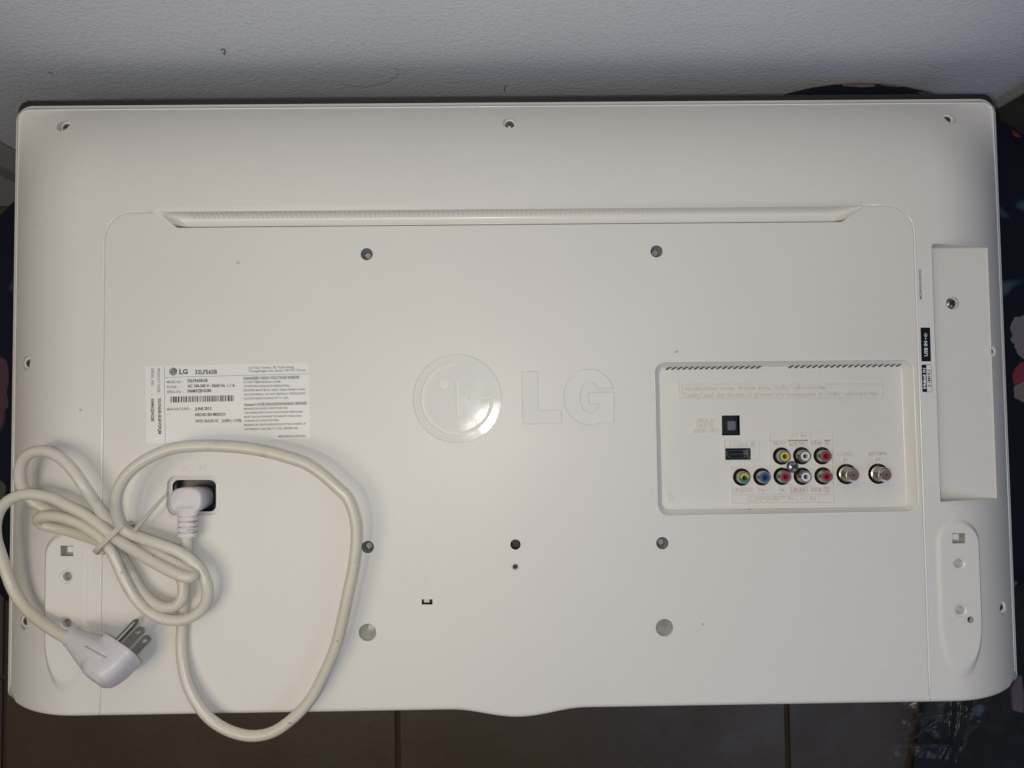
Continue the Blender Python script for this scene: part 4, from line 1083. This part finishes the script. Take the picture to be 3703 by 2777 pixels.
# ------------------------------------------------------------------ floor
M['grout'] = material('dark_grout', (.050, .037, .025), .9, bump=[(300, .0006, 2)])
fl = make('floor', block(-6, 6, -6, 3, FZ-.05, FZ-.004), M['grout'], None); fl['kind'] = 'structure'
M['tile'] = material('brown_floor_tile', (.074, .048, .025), .38, bump=[(120, .0002, 2), (14, .0008, 2)],
    mottle=[(6, 4, (.046, .032, .020), .38, .7, .7), (70, 3, (.075, .060, .046), .55, .75, .4)], rough_var=(12, .30, .5))
tw = .5; g_ = .0026
tm = None
vb, fb = block(-tw/2+g_, tw/2-g_, -tw/2+g_, tw/2-g_, -.010, 0)
bmt = bmesh.new()
vs = [bmt.verts.new(p) for p in vb]
for q in fb: bmt.faces.new([vs[i] for i in q])
bmesh.ops.bevel(bmt, geom=[e_ for e_ in bmt.edges if all(abs(v.co.z) < 1e-6 for v in e_.verts)], offset=.0012, segments=1, affect='EDGES')
tm = bpy.data.meshes.new('tile'); bmt.to_mesh(tm); bmt.free(); tm.materials.append(M['tile'])
for i in range(-4, 5):
    for j in range(-5, 3):
        x = -.147+tw*(i+.5); y = -.33+tw*(j+.5)
        o = bpy.data.objects.new('tile', tm); COL.objects.link(o); o.parent = fl; o.location = (x, y, FZ+random.uniform(0, .0006)); o.rotation_euler = (0, 0, math.pi/2*((i*3+j) % 4))

# dark rug to the right, clear bag on it
M['rug'] = material('charcoal_rug', (.018, .019, .022), .95, bump=[(500, .002, 2), (40, .003, 2)], mottle=[(60, 4, (.035, .037, .040), .45, .7, .8), (9, 3, (.010, .012, .028), .45, .65, .8)])
rz = FZ+.006
a = P(3350, 2500, rz+.006); b = P(3306, 2800, rz+.006)
dd = (b-a).normalized(); far = a-dd*.35; near = b+dd*.6
poly = [(near.x, near.y), (near.x+1.1, near.y), (far.x+1.1, far.y), (far.x, far.y)]
pl2 = rrect(poly, .02, 5)
o = make('rug', loft([lift(pl2, FZ+.0012), lift(pl2, FZ+.010), lift([(x*.995, y) for x, y in pl2], FZ+.012)], cap=True), M['rug'], None, 40); tag(o, 'dark charcoal rug on the tiles at the lower right', 'rug')
# lilac cloth strip
lz = -.20
pts = [(3676, 2440), (3686, 2440), (3698, 2530), (3699, 2577), (3671, 2573), (3668, 2500)]
A = [P(u, v, lz) for u, v in pts]
V = [(p.x, p.y, p.z+.004*math.sin(i)) for i, p in enumerate(A)]+[(p.x, p.y, p.z-.004+.004*math.sin(i)) for i, p in enumerate(A)]
o = make('cloth_strap', (V, [tuple(range(6)), tuple(range(11, 5, -1))]+[(i, (i+1) % 6, 6+(i+1) % 6, 6+i) for i in range(6)]), material('lilac_cloth', (.10, .085, .13), .9), None); tag(o, 'dull lilac cloth strap hanging beside the lower right corner of the television', 'strap')
# crumpled clear plastic bag: creased film
m = bpy.data.materials.new('clear_film'); m.use_nodes = True; nt = m.node_tree; nt.nodes.clear()
out = nt.nodes.new('ShaderNodeOutputMaterial'); tr = nt.nodes.new('ShaderNodeBsdfTransparent'); gl_ = nt.nodes.new('ShaderNodeBsdfGlossy'); mxs = nt.nodes.new('ShaderNodeMixShader'); fr = nt.nodes.new('ShaderNodeLayerWeight')
fr.inputs['Blend'].default_value = .35; gl_.inputs['Roughness'].default_value = .19; tr.inputs['Color'].default_value = (.90, .91, .91, 1)
mr = nt.nodes.new('ShaderNodeMapRange'); mr.inputs[3].default_value = .022; mr.inputs[4].default_value = .16
nt.links.new(fr.outputs['Fresnel'], mr.inputs[0]); nt.links.new(mr.outputs[0], mxs.inputs[0]); nt.links.new(tr.outputs[0], mxs.inputs[1]); nt.links.new(gl_.outputs[0], mxs.inputs[2]); nt.links.new(mxs.outputs[0], out.inputs['Surface'])
from mathutils import noise
V = []; F = []; nu, nv = 60, 60
c00 = P(3345, 2480, -.36); c10 = P(3680, 2540, -.36); c01 = P(3300, 2790, -.36); c11 = P(3560, 2800, -.36)
for j in range(nv+1):
    for i in range(nu+1):
        s_, t_ = i/nu, j/nv
        p = (c00*(1-s_)+c10*s_)*(1-t_)+(c01*(1-s_)+c11*s_)*t_
        r_ = 0
        q = Vector((s_*3, t_*3, 0))
        h = .012*(.5+noise.noise(q*.8))+.004*noise.noise(q*1.7+Vector((5, 1, 0)))
        ridge = abs(s_-.80+.03*math.sin(t_*7)); h += .016*math.exp(-(ridge/.035)**2)*(.8+.5*noise.noise(Vector((t_*9, 3, 1))))+.007*math.exp(-((s_-.70+.03*math.sin(t_*7))/.025)**2)+.006*math.exp(-((t_-.86+.1*s_)/.02)**2)*(1 if s_ < .75 else 0)
        V.append((p.x, p.y, FZ+.020+h))
for j in range(nv):
    for i in range(nu):
        a = j*(nu+1)+i; F.append((a, a+1, a+nu+2, a+nu+1))
o = make('plastic_bag', (V, F), m, None, 179); tag(o, 'crumpled clear plastic bag lying on the dark rug at the lower right', 'plastic bag')
